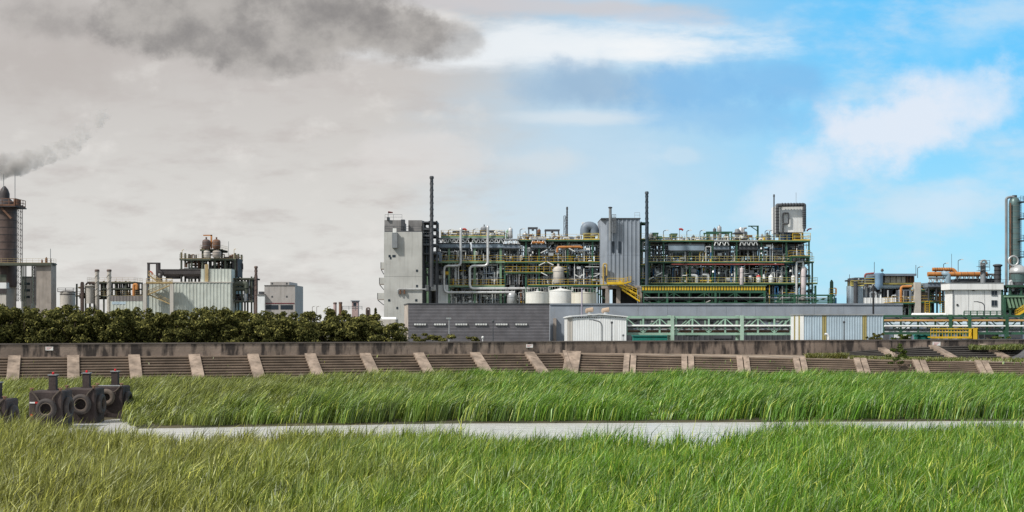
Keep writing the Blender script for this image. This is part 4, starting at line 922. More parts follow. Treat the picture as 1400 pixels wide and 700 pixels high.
# concrete stair tower
d = 288.; x0, x1 = X(525, d), X(577, d); zt = Z(317, d); zp = Z(300.5, d)
t = T('concrete_tower', 'tall pale concrete tower with a darker roof storey and side balconies', 'tower', ((x0+x1)/2, d, GZ))
MB().box(x0, x1, d, d+13, GZ, Z(378, d)-.02).build('wall', CONC, t)
MB().box(x0, x1, d, d+13, Z(378, d)+.02, zt).build('wall', CONC, t)
MB().box(x0+.02, x1-.02, d+.06, d+12.9, Z(378, d)-.02, Z(378, d)+.02).build('joint', CONCD, t)
MB().box(x0, X(549, d), d+.9, d+13, zt+.003, zp).box(X(557, d), X(576, d), d+2.5, d+12, zt+.003, zp+.1).build('roof_storey', mat('darker concrete storey', (.22, .215, .215), .85, streak=.4), t)
MB().box(X(548, d), X(553, d), d+.2, d+2, zt, Z(300, d)).box(X(528.5, d), X(532, d), d+.5, d+2, zp+.003, zp+.55).build('roof_hut', GREYD, t)
rail_mesh(MB(), [(x0+.1, d+.15, zt), (x1-.1, d+.15, zt), (x1-.1, d+12, zt)], t=.07).build('railing', GREYD, t)
rail_mesh(MB(), [(x0+.1, d+1.1, zp), (X(549, d), d+1.1, zp)], t=.06, toe=0).build('railing', GREY, t)
MB().box(X(536.5, d), X(543.5, d), d-.9, d-.003, Z(339, d), Z(318, d)).build('vent_box', GREY, t)
MB().box(X(537.5, d), X(542.5, d), d-.95, d-.903, Z(318.5, d), Z(312.5, d)).build('vent_hood', WHITE, t)
for px, py, w in ((532.5, 350, 2), (538.5, 350, 3.5), (570, 370, 1.8), (570, 391, 1.8), (532, 410.5, 2), (569, 410.5, 2.2), (543, 421, 1.5), (534, 352.7, 1.4)): MB().box(X(px-w/2-.4, d), X(px+w/2+.4, d), d-.06, d-.003, Z(py+1.5, d), Z(py-1.5, d)).build('window', GLASS, t)
for k, (py, w) in enumerate(((367, 5.), (388, 7), (409, 9.5))):
    xb = x0-w/F*d; MB().box(xb, x0-.003, d+.5, d+3.5, Z(py, d)-.15, Z(py, d)).build('balcony_slab', CONCW, t)
    MB().box(xb, xb+.12, d+.5, d+3.5, Z(py, d), Z(py-8.5, d)).box(xb, x0-.003, d+.5, d+.62, Z(py, d), Z(py-8.5, d)).build('balcony_panel', CONC, t)
    MB().bar((xb+.1, d+.8, Z(py, d)-.2), (x0-.1, d+.8, Z(py+8, d)), .15).build('bracket', GREYD, t)
MB().tube([(X(544, d), d-.25, Z(402, d)), (X(544, d), d-.25, Z(395.5, d)), (X(583, d), d-.25, Z(395.5, d))], .14, 8).build('wall_pipe', SILVER, t, True)
for px in (547.5, 553): MB().box(X(px-1, d), X(px+1, d), d-.5, d-.003, Z(402, d), Z(396.5, d)).build('pipe_bracket', RUST, t)
x = X(530, d); w = T('wind_sock', 'small dark wind sock on a mast over the concrete tower', 'wind sock', (x, d+1.2, zp)); MB().cyl((x, d+1.2, zp), (x, d+1.2, Z(289, d)), .05, 6).build('mast', GREY, w); MB().cyl((x, d+1.2, Z(289.5, d)), (x+.95, d+1.2, Z(290, d)), .22, 8, .12).build('sock', mat('faded maroon cloth', (.14, .04, .04), .9), w)
# skeletal lift frame between tower and frame
r = structure('steel_scaffold', 'open dark steel frame between the concrete tower and the tall spiked stack', 'steel frame', 290., 6, [(579, 302), (587, 302), (597, 302)], [(303, 578, 598, 0), (312, 578, 598, 0), (322, 578, 598, 1), (334, 578, 598, 1), (346, 578, 598, 0)], GREYD, GREY, beams=.3, colw=.3, deckm=GREYD)
pipework(r, X(579, 290), X(597, 290), Z(357, 290), Z(310, 290), 291, 295, 10, 77)
stack(590.2, 241, 392, 5.2, 289., 'tallest dark slim stack beside the concrete tower', GREYD)
# frame with white bent pipes
W1 = structure('plant_structure', 'pale green process frame carrying two large bent white pipes', 'plant frame', D, 16, [(578.5, 357), (614, 322.5), (649, 322.5), (684.5, 322.5)], [(322.5, 603, 690, 1), (357, 580, 690, 1), (390, 614, 690, 1)], GREENP, YEL, beams=.42, colw=.46)
MB().box(X(579, D), X(690, D), D+16.6, D+16.8, GZ, Z(358, D)).build('backing_sheet', BLACK, W1)  # black sheet added to paint the deep shade inside the frame
small_pipework(W1, [(X(582, D), X(690, D), Z(357, D), Z(343, D), D-.3, D+8, 130), (X(580, D), X(690, D), Z(389, D), Z(359, D), D-.3, D+8, 170), (X(614, D), X(690, D), Z(418, D), Z(392, D), D-.3, D+7, 130), (X(603, D), X(690, D), Z(322, D), Z(316, D), D+.5, D+9, 60)], 901)
MB().box(X(579.5, D), X(613, D), D-.4, D+8, Z(397.5, D), Z(389.5, D)).build('lintel', WHITEC, W1)
MB().box(X(597, D), X(612.5, D), D-.35, D+.3, GZ, Z(397.5, D)-.003).build('panel', WHITEC, W1)
for i, (a, b) in enumerate(((578.5, 614), (614, 649), (649, 684.5))):
    pipework(W1, X(a, D)+.3, X(b, D)-.3, Z(390, D) if i else Z(389, D), Z(358, D), D+1, D+9, 10, 10+i)
    if i: pipework(W1, X(a, D)+.3, X(b, D)-.3, Z(416, D), Z(391, D), D+.6, D+8, 9, 20+i)
    pipework(W1, X(a, D)+.3, X(b, D)-.3, Z(357, D), Z(341, D), D+.6, D+9, 10, 30+i, rr=(.07, .17))
    pipework(W1, X(max(a, 603), D)+.3, X(b, D)-.3, Z(330, D), Z(319, D), D+1, D+12, 6, 40+i, rr=(.07, .16), mats=[GREY, GREYD, SILVER, CREAM])
for pts, rr, l in (([(630, 316), (630, 358), (607, 363.5), (607, 399.5), (704, 399.8)], .27, 'long white insulated pipe with two bends, closest to the concrete tower'),
               ([(667, 313), (667, 358), (642.3, 363.5), (642.3, 394), (728, 394.5)], .27, 'long white insulated pipe with two bends, beyond the first bent pipe')):
    P_ = [W(px, py, D-1.3) for px, py in pts]; P_[1].z = P_[2].z; P_[3].z = P_[4].z
    b = T('bent_pipe', l, 'pipe', P_[0]); MB().tube(P_, rr, 14, .9).build('pipe', INSUL, b, True)
    m = MB()
    for u, v in zip(P_[:-1], P_[1:]):
        L_ = (v-u).length; n = int(L_/2.6)
        for k in range(1, n): c = u+(v-u)*k/n; e = (v-u).normalized()*.06; m.cyl(c-e, c+e, rr*1.06, 14)
    m.build('joint_band', SILVER, b, True)
    top = P_[0]; MB().tube([top, top+Vector((0, 0, .5)), top+Vector((0, 3, .5))], rr, 14, .6).build('elbow', INSUL, b, True)
air_cooler(600, 642, 332.5, 343, 357, D-.4, 'blue grey air cooler over the first bent white pipe', COOL, 7)
air_cooler(645, 688, 332.5, 343, 357, D-.4, 'blue grey air cooler beside the second bent white pipe', COOL, 7)
air_cooler(688, 710, 334, 343, 358, D-.45, 'short blue grey air cooler beside the white topped vent', BLUEG, 6)
air_cooler(726, 747, 334, 341.5, 358, D-.45, 'short blue grey air cooler under the rusty roof vessel', BLUEG, 6)
def gantry(pa, pb, pt, pdeck, d, lab, m, y2=2.5):
    g = T('gantry', lab, 'gantry', (X((pa+pb)/2, d), d, Z(pdeck, d)))
    for p in (pa, pb):
        for y in (d, d+y2): MB().box(X(p, d)-.12, X(p, d)+.12, y-.12, y+.12, Z(pdeck, d), Z(pt, d)).build('post', m, g)
    MB().box(X(pa, d)-.2, X(pb, d)+.2, d-.14, d+.14, Z(pt, d), Z(pt, d)+.3).build('beam', m, g); MB().box(X(pa, d)-.2, X(pb, d)+.2, d+y2-.14, d+y2+.14, Z(pt, d), Z(pt, d)+.3).build('beam', m, g)
    MB().cyl((X((pa+pb)/2, d), d+y2/2, Z(pt, d)-.4), (X((pa+pb)/2, d), d+y2/2, Z(pt, d)+.1), .25, 8).build('hoist', m, g)
gantry(620, 640, 317.5, 322.5, D+3, 'dark lifting gantry above the first bent white pipe', GREYD)
gantry(657, 676, 317, 322.5, D+3, 'dark lifting gantry above the second bent white pipe', GREYD)
gantry(723, 734, 312.5, 328, D+3, 'tall narrow gantry round the rusty roof vessel', GREYD)
gantry(746, 764, 315.5, 328, D+3, 'wide low gantry beside the lattice mast', GREYD)
gantry(893, 899, 320, 329, D+3, 'small green gantry beside the tall stack at the ribbed tower', GREEN)
gantry(918, 925, 321, 329, D+3, 'small green gantry over the long blue air cooler', GREEN)
gantry(966.5, 1000, 318.5, 329, D+1, 'big dark green portal gantry on the roof of the dark green frame', GREEN, 4)
vvessel(662, 309.5, 322, 10, D+5, 'squat grey roof vessel on the pale green frame by the second bent pipe', GREY)
vvessel(606, 318, 330, 6, D+5, 'small pale roof vessel nearest the open steel frame', SILVER)
vvessel(698, 311.5, 330, 6, D+4, 'white topped vertical vent vessel on the pale green frame roof', INSUL)
vvessel(694, 315, 330, 5, D+6, 'dark green vertical vessel just behind the white topped vent', GREENP)
vvessel(737, 313.5, 328, 4.5, D+4, 'rusty red vertical vessel inside the tall narrow roof gantry', RUST)
vvessel(718, 318, 328, 7, D+5, 'pale drum on the roof beside the rusty vessel gantry', SILVER)
vvessel(728, 320, 328, 4, D+6, 'small grey drum close to the rusty vessel', GREY)
vvessel(757, 318, 328, 4, D+5, 'slim cream drum under the wide low gantry', CREAM)
post_lamp(613, 315, 322.5, D+1, 'thin roof lamp between the open frame and the first bent pipe')
post_lamp(647, 314, 322.5, D+1, 'thin roof lamp between the two bent white pipes')
post_lamp(680, 317, 322.5, D+1, 'thin roof lamp beyond the second bent white pipe')
post_lamp(711, 314, 328, D+1, 'thin roof lamp beside the pale roof drum')
for px, lab in ((633, 'red wind sock above the first bent white pipe'), (929, 'red wind sock on the roof of the dark green frame')):
    x = X(px, D+1); w = T('wind_sock', lab, 'wind sock', (x, D+1, Z(329, D))); MB().cyl((x, D+1, Z(329, D)), (x, D+1, Z(313.5, D)), .05, 6).build('mast', GREY, w); MB().tube([(x-.1, D+1, Z(313, D)), (x+.45, D+1, Z(312.6, D)), (x+.75, D+1, Z(314.6, D))], .2, 8).build('sock', RED, w, True)
# second half of the frame
W2 = structure('plant_structure', 'green process frame above the three white storage tanks', 'plant frame', D, 16, [(690, 358), (719, 328), (737, 328), (776, 328), (810, 328), (821, 328)],
    [(328, 708, 822, 1), (358, 690, 824, 1), (372, 690, 775, 1)], GREEN, YEL, beams=.3, colw=.32)
small_pipework(W2, [(X(690, D), X(821, D), Z(358, D), Z(331, D), D-.3, D+7, 150), (X(690, D), X(821, D), Z(389, D), Z(360, D), D-.3, D+7, 170), (X(690, D), X(750, D), Z(418, D), Z(391, D), D-.3, D+5, 70), (X(708, D), X(795, D), Z(328, D), Z(321, D), D+.5, D+10, 60)], 902)
MB().box(X(690, D), X(822, D), D+16.6, D+16.8, GZ, Z(360, D)).build('backing_sheet', BLACK, W2)  # black colour stands in for the shaded depth behind the decks
MB().box(X(776, D), X(806, D), D+5, D+14, Z(388, D), Z(361, D)).build('equipment_room', GREYD, W2)
for i, (a, b) in enumerate(((690, 719), (719, 737), (737, 776), (776, 810))):
    pipework(W2, X(a, D)+.3, X(b, D)-.3, Z(358, D), Z(331, D), D+.8, D+10, 10, 50+i, rr=(.07, .2))
    pipework(W2, X(a, D)+.3, X(b, D)-.3, Z(389, D), Z(360, D), D+.6, D+8, 8, 60+i)
    pipework(W2, X(a, D)+.3, X(b, D)-.3, Z(416, D), Z(391, D), D+.6, D+8, 6, 70+i)
fw_ = structure('front_walkway', 'yellow railed walkway on green posts in front of the white storage tanks', 'walkway', D-4.5, 3, [(719, 389), (752, 389), (776, 389), (806, 389)], [(389.5, 722, 831, 1)], GREEN, YEL, beams=.35, colw=.28,
    brace=((752, 764, 394, 406), (776, 764, 394, 406), (752, 764, 405, 395), (776, 806, 392, 415), (806, 831, 392, 412)))
tank(718.5, 751, 400.5, 398, 284, 'broad off white storage tank nearest the white bent pipes', TANKW)
tank(750, 783, 398.5, 394, 291, 'bright white cone roofed storage tank between two other tanks', WHITE)
tank(781, 815.5, 401, 399, 284, 'off white storage tank with rust stained roof edge, closest to the ribbed tower', mat('cream tank paint', (.66, .64, .56), .5, var=.06, streak=.5, dirt=(.36, .25, .12)))
vvessel(763.5, 364, 389, 14, D-1.6, 'cream domed vessel rising through the yellow walkway above the tanks', CREAM, legs=False)
t = T('orange_pipe', 'orange insulated pipe running under the roof of the green frame', 'pipe', W(762, 338, D)); MB().tube([W(762, 345, D-.2), W(762, 338, D-.2), W(793, 337.5, D-.2), W(796, 339, D-.2)], .27, 12, .5).build('pipe', ORANGE, t, True)
t = T('orange_pipe', 'short orange pipe above the air cooler near the rusty vessel', 'pipe', W(727, 331.5, D)); MB().tube([W(727, 331.6, D-.6), W(744, 331.6, D-.6)], .28, 10).build('pipe', ORANGE, t, True)
# rooftop blower beside the ribbed tower
t = T('blower_unit', 'blue grey blower with a curved duct on the roof beside the ribbed tower', 'blower', W(806, 328, D+3)); d = D+3
MB().tube([(X(799, d), d, Z(321, d)), (X(799.5, d), d, Z(309, d)), (X(812, d), d, Z(309, d)), (X(813, d), d, Z(322, d))], .95, 14, 1.5).build('duct', BLUEG, t, True)
MB().lathe(X(806, d), d+1.6, [(1.3, Z(328, d)), (1.35, Z(306, d)), (.9, Z(304, d))], 16).build('casing', BLUEG, t, True)
MB().box(X(796, d), X(799, d), d+.5, d+2, Z(318, d), Z(303.5, d)).build('side_panel', WHITEC, t)
rail_mesh(MB(), [(X(797, d), d-1.6, Z(328, d)), (X(818, d), d-1.6, Z(328, d))], t=.1, h=1.3).build('railing', YELP, t)
# lattice mast
def lattice(px0, px1, py0, py1, d, lab, m, name='lattice_mast', pitch=1.4):
    xa, xb, z1, z0 = X(px0, d), X(px1, d), Z(py0, d), Z(py1, d); t = T(name, lab, 'mast', ((xa+xb)/2, d, z0)); w = xb-xa
    for x in (xa, xb):
        for y in (d, d+w): MB().box(x-.07, x+.07, y-.07, y+.07, z0, z1).build('leg', m, t)
    b = MB(); n = int((z1-z0)/pitch)
    for i in range(n):
        u, v = z0+(z1-z0)*i/n, z0+(z1-z0)*(i+1)/n
        for y in (d, d+w): b.bar((xa, y, u), (xb, y, v) if i % 2 else (xb, y, v), .07); b.bar((xa, y, v), (xb, y, v), .07)
    b.build('lattice', m, t)
    return t
lattice(771, 773.5, 295, 328, D+3, 'short lattice ladder mast beside a slim roof stack', GREYD)
stack(775.3, 283, 328, 2.4, D+3, 'short slim stack beside the lattice ladder mast', GREYD)

# ---- ribbed tower on a concrete frame
d = 291.; x0, x1 = X(822, d), X(875, d); xk = X(830, d); zt, zb = Z(299.5, d), Z(390.5, d)
t = T('ribbed_tower', 'tall blue grey ribbed metal tower standing on a concrete frame', 'tower', ((x0+x1)/2, d, GZ))
RIBC = mat('blue grey ribbed cladding', (.255, .29, .34), .45, var=.12, scale=.4, streak=.3, dirt=(.16, .15, .15))
for za, zc, y in ((zb, Z(349, d)-.03, 0), (Z(349, d), zt, -.003)): MB().corr(xk, x1, d+y, za, zc, .88, .13).build('front_wall', RIBC, t)
MB().add([(xk, d, zb), (x0, d+2.5, zb), (x0, d+2.5, zt), (xk, d, zt), (x0, d+12, zb), (x0, d+12, zt), (x1, d, zb), (x1, d+12, zb), (x1, d+12, zt), (x1, d, zt)], [(3, 2, 1, 0)[::-1], (2, 5, 4, 1), (6, 7, 8, 9), (4, 5, 8, 7), (3, 9, 8, 5, 2), (0, 1, 4, 7, 6)]).build('side_wall', RIBC, t)
rf = MB().box(x0-.02, x1+.12, d-.25, d+12.1, zt+.003, zt+.22).build('roof', GREYD, t)
rail_mesh(MB(), [(X(868, d), d+.5, zt+.22), (X(875, d), d+.5, zt+.22)], t=.06, toe=0).build('railing', SILVER, rf)
for a, b in ((836.5, 840), (845, 848.8)): MB().box(X(a, d), X(b, d), d-.2, d-.1, Z(345.5, d), Z(330, d)).build('window', GLASS, t)
MB().tube([(X(834, d), d-.7, Z(329, d)), (X(834, d), d-.7, Z(284, d))], .3, 10).build('wall_stack', GREY, t, True)
MB().lathe(X(834, d), d-.7, [(.4, Z(285, d)), (.45, Z(283.6, d)), (.2, Z(283, d))], 10).build('stack_cap', GREYD, t, True)
cg = MB()
for z in np.linspace(Z(318, d), Z(294, d), 8): cg.box(X(836, d), X(841.5, d), d-1.1, d-1.03, z-.05, z+.05).box(X(836, d), X(836, d)+.07, d-1.1, d-.2, z-.05, z+.05).box(X(841.5, d)-.07, X(841.5, d), d-1.1, d-.2, z-.05, z+.05)
for x in np.linspace(X(836, d), X(841.5, d), 4): cg.box(x-.04, x+.04, d-1.1, d-1.04, Z(318, d), Z(294, d))
cg.build('ladder_cage', GREY, t)
for px in (830.5, 845.5, 875):
    for y in (d+.3, d+11): MB().box(X(px, d)-.42, X(px, d)+.42, y-.42, y+.42, GZ, zb-.003).build('concrete_column', CONCW, t)
MB().box(x0, x1+.4, d-.15, d+11.5, zb-.6, zb-.003).build('concrete_beam', CONCW, t)
for a, b, u, v in ((843, 862, 385, 390), (850, 874, 412, 396), (846, 870, 402, 391)):
    stairs(MB(), (X(a, d), d-1.3, Z(v if v > u else v, d)), (X(b, d), d-1.3, Z(u, d)), .8).build('stair', YEL, t)
MB().box(X(829, d), X(850, d), d-2.2, d-.3, Z(389.5, d), Z(388.7, d)).build('landing', YEL, t)
rail_mesh(MB(), [(X(829, d), d-2.2, Z(388.7, d)), (X(850, d), d-2.2, Z(388.7, d))], t=.1, h=1.2, toe=.45).build('landing_rail', YEL, t)
MB().box(X(846, d), X(872, d), d+4, d+10, GZ, Z(393, d)).build('machine_room', BLACK, t)
MB().tube([(X(824.5, d), d-1, Z(389, d)), (X(824.5, d), d-1, Z(361, d)), (X(829, d), d-1, Z(361, d)), (X(829, d), d-1, Z(377, d))], .17, 8).build('yellow_pipe', mat('dull yellow pipe', (.42, .30, .10), .6), t, True)
MB().box(X(822, d), X(827, d), d-.7, d+2, Z(378, d), Z(364, d)).build('cabinet', SILVER, t)
stack(884.3, 262, 390, 4.6, 290., 'tall dark blue slim stack standing beside the ribbed tower', mat('dark blue steel', (.045, .065, .085), .5))
r = structure('steel_scaffold', 'narrow steel scaffold with yellow guards between the ribbed tower and the stack', 'steel frame', 293., 5, [(876.5, 303), (886, 303)], [(304, 876, 887, 0), (327, 876, 887, 1), (341, 876, 886, 0), (362, 876, 886, 1), (381, 876, 886, 1)], GREEND, YEL, beams=.3, colw=.25)
pipework(r, X(876, 293), X(885, 293), Z(381, 293), Z(330, 293), 294, 297, 8, 88)

# ================================================================== dark green frame
cols = [(888, 329), (907, 329), (943, 329), (974, 329), (1007, 329), (1041, 329), (1075, 329), (1106, 329), (1110.5, 358)]
E1 = structure('plant_structure', 'long dark green process frame of three decks beside the ribbed tower', 'plant frame', D, 17, cols, [(329, 886, 1107, 1), (358, 886, 1112, 1), (387, 877, 1117, 1)], GREEN, YELP, beams=.28, colw=.3)
small_pipework(E1, [(X(888, D), X(1106, D), Z(358, D), Z(333, D), D-.3, D+8, 260), (X(888, D), X(1108, D), Z(387, D), Z(360, D), D-.3, D+8, 330), (X(1046, D), X(1114, D), Z(416, D), Z(389, D), D-.2, D+6, 60), (X(888, D), X(1060, D), Z(329, D), Z(322, D), D+.5, D+10, 110)], 903, PIPEM+[WHITE]*6+[INSUL]*3+[BLUEG]*2+[YEL]+[BLUE]*2+[GREEN]*3)
MB().box(X(887, D), X(1108, D), D+17.6, D+17.8, GZ, Z(360, D)).build('backing_sheet', mat('deep blue shadow wall', (.018, .026, .035), .7), E1)  # added sheet, its dark blue paints the shade at the rear of the frame
MB().box(X(1116, D)-.36, X(1116, D), D-.2, D+.2, GZ, Z(387, D)-.5).build('column', GREEN, E1)
for i in range(7):
    a, b = cols[i][0], cols[i+1][0]
    if i == 0: continue
    pipework(E1, X(a, D)+.3, X(b, D)-.3, Z(358, D), Z(332, D), D+.8, D+9, 5, 110+i, rr=(.07, .17))
    pipework(E1, X(a, D)+.3, X(b, D)-.3, Z(387, D), Z(360, D), D+.8, D+8, 8, 120+i, mats=PIPEM+[GREYD]*5+[BLUE]*2, rr=(.08, .2))
    pipework(E1, X(a, D)+.3, X(b, D)-.3, Z(416, D), Z(391, D), D+.8, D+8, 2, 130+i, mats=[GREYD, GREEN, SILVER])
for a, b in ((945, 970), (984, 1003), (1050, 1072)): MB().box(X(a, D), X(b, D), D+9, D+14, Z(387, D), Z(367, D)).build('equipment_room', BLUE if a < 1000 else GREYD, E1)
MB().box(X(1073, D), X(1107, D), D+6, D+12, Z(358, D), Z(332, D)).build('equipment_room', BLUEG, E1)
MB().cyl(W(918, 361.5, D-.62), W(1072, 361.5, D-.62), .12, 8).build('front_pipe', mat('dull red pipe', (.28, .07, .06), .6), E1, True)
air_cooler(914, 963, 334, 348, 358, D-.45, 'long blue grey air cooler on the deck of the dark green frame', COOL, 7, tubes=False, nf=2)
air_cooler(976, 997, 336, 345, 358, D-.45, 'dark blue air cooler under the big green portal gantry', BLUEG, 7, GREYD)
air_cooler(1011, 1036, 336, 345, 358, D-.45, 'dark air cooler under the grey machine group on the roof', GREYD, 7, BLACK)
# panelled yellow conveyor gallery and its truss
g = T('conveyor_gallery', 'yellow and green panelled gallery along the foot of the dark green frame', 'gallery', W(960, 398, D-6)); d = D-6
xa, xb = X(877.5, d), X(1047, d)
MB().box(xa, xb, d, d+2.6, Z(397.8, d), Z(391, d)).build('body', GREEND, g)
n = 44
pm = MB(); 
for k in range(n): pm.box(xa+(xb-xa)*(k+.12)/n, xa+(xb-xa)*(k+.8)/n, d-.1, d-.003, Z(396.8, d), Z(391.3, d))
pm.build('panelling', YEL, g)
MB().box(xa-.1, xb+.1, d-.3, d+2.8, Z(391, d)+.003, Z(390, d)).build('roof', GREENP, g)
MB().box(xa-.1, xb+.1, d-.25, d+2.7, Z(399, d), Z(397.8, d)-.003).build('floor_beam', GREEN, g)
pipe_bridge(880, 1046, 289.5, 399.5, 414.5, 20.75, (912, 978, 1045), 'dark green lattice truss carrying the yellow panelled gallery', GREEN, 4, depth=2.6, pipes=((.5, -.3, .1, SILVER, 0), (.35, 1, .2, GREYD, 0)))
pipe_bridge(1040, 1141, 291, 403.5, 413, 25, (1086, 1136), 'thin dark green pipe bridge running past the end of the dark green frame', GREEN, 5, depth=2, pipes=((.3, .5, .14, GREEND, 0), (.6, 1.2, .12, SILVER, 0)))
# roof of the dark green frame
vvessel(983.5, 309, 329, 6, D+4, 'narrow pale vessel standing under the green portal gantry', SILVER, legs=False)
vvessel(977, 312, 329, 4.5, D+6, 'slim dark vessel beside the pale one under the portal gantry', GREYD)
t = T('machine_group', 'cluster machine of grey drums on the roof beside the portal gantry', 'machine', W(1013, 328, D+4)); d = D+4
for i, (px, w, pt) in enumerate(((1008, 7, 313), (1014, 8, 311), (1021, 5, 316))): MB().lathe(X(px, d), d+i*.7, [(w/F*d/2, Z(329, d)), (w/F*d/2, Z(pt+2, d)), (w/F*d/2*.7, Z(pt, d))], 14).build('drum', GREY if i != 1 else SILVER, t, True)
MB().box(X(1003, d), X(1018, d), d-1, d+2.5, Z(319.5, d), Z(318, d)).box(X(1003, d), X(1022, d), d-1.4, d+2.8, Z(327.5, d), Z(326, d)).build('platform', GREYD, t)
MB().tube([(X(1016, d), d-.8, Z(328, d)), (X(1016, d), d-.8, Z(312, d)), (X(1020, d), d-.8, Z(312, d))], .2, 8).build('pipe', SILVER, t, True)
t = T('jib_crane', 'dark green jib crane post on the roof beside the grey machine cluster', 'crane', W(1036, 329, D+3)); d = D+3
MB().box(X(1036, d)-.18, X(1036, d)+.18, d-.18, d+.18, Z(329, d), Z(308.5, d)).build('post', GREEND, t); MB().box(X(1023, d), X(1037, d), d-.15, d+.15, Z(310, d), Z(308.5, d)).build('jib', GREEND, t); MB().bar((X(1036, d), d, Z(316, d)), (X(1027, d), d, Z(310, d)), .16).build('brace', GREEND, t)
for px, l in ((907, 'between the stack and the small gantry'), (939, 'beside the red wind sock'), (957, 'just before the portal gantry'), (1046, 'beyond the jib crane'), (1052, 'at the foot of the white box tower')): post_lamp(px, 316, 329, D+1, 'thin roof lamp on the dark green frame ' + l)
for k, (px, pt, w, m, l) in enumerate(((890, 319, 5, GREY, 'grey roof drum beside the tall dark blue stack'), (896, 320, 4, SILVER, 'silver roof drum inside the small green gantry'), (948, 322, 5, GREYD, 'low dark roof drum between wind sock and portal gantry'), (932, 323, 4, SILVER, 'tiny silver roof drum at the red wind sock'), (1042, 320, 3, GREY, 'thin grey roof drum beside the jib crane'), (1049, 318, 3.5, GREYD, 'thin dark roof drum before the white box tower'), (993, 320, 5, GREY, 'grey roof drum at the far post of the portal gantry'), (969, 320, 4, GREEND, 'green roof drum at the near post of the portal gantry'))):
    vvessel(px, pt, 329, w, D+5, l, m)
# white box tower with dark duct
d = D+2; x0, x1 = X(1063, d), X(1101.5, d); zt, zb = Z(280.5, d), Z(317.5, d)
t = T('box_tower', 'white panelled box tower with dark ducts on the roof of the dark green frame', 'tower', ((x0+x1)/2, d, Z(329, d)))
MB().box(x0, x1-.5, d, d+7, zb, zt).build('casing', WHITEC, t)
MB().box(x1-.497, x1, d+.3, d+6.8, zb+.2, zt-.2).build('side_panel', BLUEG, t)
for px in (1066, 1076, 1087, 1098):
    for y in (d+.5, d+6.5): MB().box(X(px, d)-.15, X(px, d)+.15, y-.15, y+.15, Z(329, d), zb-.003).build('leg', GREYD, t)
for a, b, m_ in ((1073, 1082, BLUE), (1084, 1096, RUST)): MB().box(X(a, d), X(b, d), d+1, d+4, Z(329, d), Z(319, d)).build('base_unit', m_, t)
MB().tube([(X(1061.5, d), d-.9, Z(325, d)), (X(1061.5, d), d-.9, Z(281, d)), (X(1098.5, d), d-.9, Z(280.5, d)), (X(1098.5, d), d-.9, Z(313, d))], .38, 10, .12).build('main_duct', GREYD, t, True)
m = MB()
for py in range(286, 324, 4): m.lathe(X(1061.5, d), d-.9, [(.43, Z(py, d)), (.43, Z(py, d)+.1)], 12)
for py in range(288, 312, 3): m.lathe(X(1098.4, d), d-.9, [(.43, Z(py, d)), (.43, Z(py, d)+.1)], 12)
for px in range(1068, 1098, 4): m.hlathe((X(px, d), d-.9, Z(280.4, d)), (1, 0, 0), [(.43, 0), (.43, .1)], 12)
m.build('duct_rib', BLACK, t, True)
MB().tube([(X(1070, d), d-.5, Z(322, d)), (X(1070, d), d-.5, Z(306, d)), (X(1077.5, d), d-.5, Z(306, d)), (X(1077.5, d), d-.5, Z(291.5, d)), (X(1070, d), d-.5, Z(291.5, d)), (X(1070, d), d-.5, Z(305, d))], .17, 8, .2).build('loop_duct', GREYD, t, True)
rail_mesh(MB(), [(X(1082, d), d-1.4, Z(329, d)), (X(1106, d), d-1.4, Z(329, d))], t=.1, h=1.5).build('railing', YEL, t)
stack(1058.2, 266, 329, 2.2, D+1, 'short thin stack standing against the white box tower', GREYD, strake=False)
x = X(1091, d); tag(MB().cyl((x, d+2, zt), (x, d+2, Z(262, d)), .04, 5).build('antenna', GREY, None, False, (x, d+2, zt)), 'hair thin antenna on top of the white box tower', 'antenna')
x = X(1103, d); tag(MB().tube([(x, d, Z(316, d)), (x+.4, d, Z(313, d)), (x+1.0, d, Z(312.8, d))], .14, 8).build('vent_pipe', RED, None, True, (x, d, Z(316, d))), 'small red vent pipe at the side of the white box tower', 'vent')
r = structure('side_platform', 'yellow railed platform at the end of the middle deck of the dark green frame', 'platform', D-2.2, 2, [(1082, 350), (1106, 350)], [(350, 1081, 1107, 1)], GREEN, YEL, beams=.35, colw=.2, base=Z(358, D))
# white posts / vessels in front row of the dark green frame
vvessel(1014, 366, 390, 5.2, D-1.6, 'slim pinkish white column rising from the yellow gallery of the dark green frame', mat('pinkish white column', (.60, .53, .54), .5), legs=False)
vvessel(1098.5, 364, 412, 7, D-1.2, 'tall pinkish white column at the end of the dark green frame', mat('pinkish white column', (.60, .53, .54), .5), legs=False)
t = T('riser_pipe', 'pale pipe loop rising over the tall pinkish column', 'pipe', W(1089, 416, D-1)); MB().tube([W(1089, 416, D-1.6), W(1089, 357.5, D-1.6), W(1098, 357.5, D-1.6), W(1098, 366, D-1.6)], .22, 8, .5).build('pipe', INSUL, t, True)
for px, w, m, cap, l in ((1037, 6.5, WHITE, RED, 'white vessel with a red cap on the deck of the dark green frame'), (1054, 6.5, WHITE, None, 'plain white vessel between the red capped one and the end column'), (1084.5, 5.5, WHITE, None, 'plain white vessel beside the tall pinkish column'), (1068, 6, SILVER, None, 'silver vessel between two plain white ones'), (1026, 5, SILVER, None, 'silver vessel just before the red capped white one')):
    vvessel(px, 376.5, 387, w, D-.05, l, m, legs=False, cap=cap)
t = T('bent_duct', 'white gooseneck duct on the lower deck of the dark green frame, nearer the stack', 'duct', W(947, 387, D)); MB().tube([W(945, 376.5, D), W(952.5, 376.5, D), W(952.5, 387, D)], .38, 10, .7).build('duct', INSUL, t, True)
t = T('bent_duct', 'white gooseneck duct on the lower deck of the dark green frame, nearer the pinkish column', 'duct', W(966, 387, D)); MB().tube([W(960, 375.5, D), W(968, 375.5, D), W(968, 387, D)], .38, 10, .7).build('duct', INSUL, t, True)
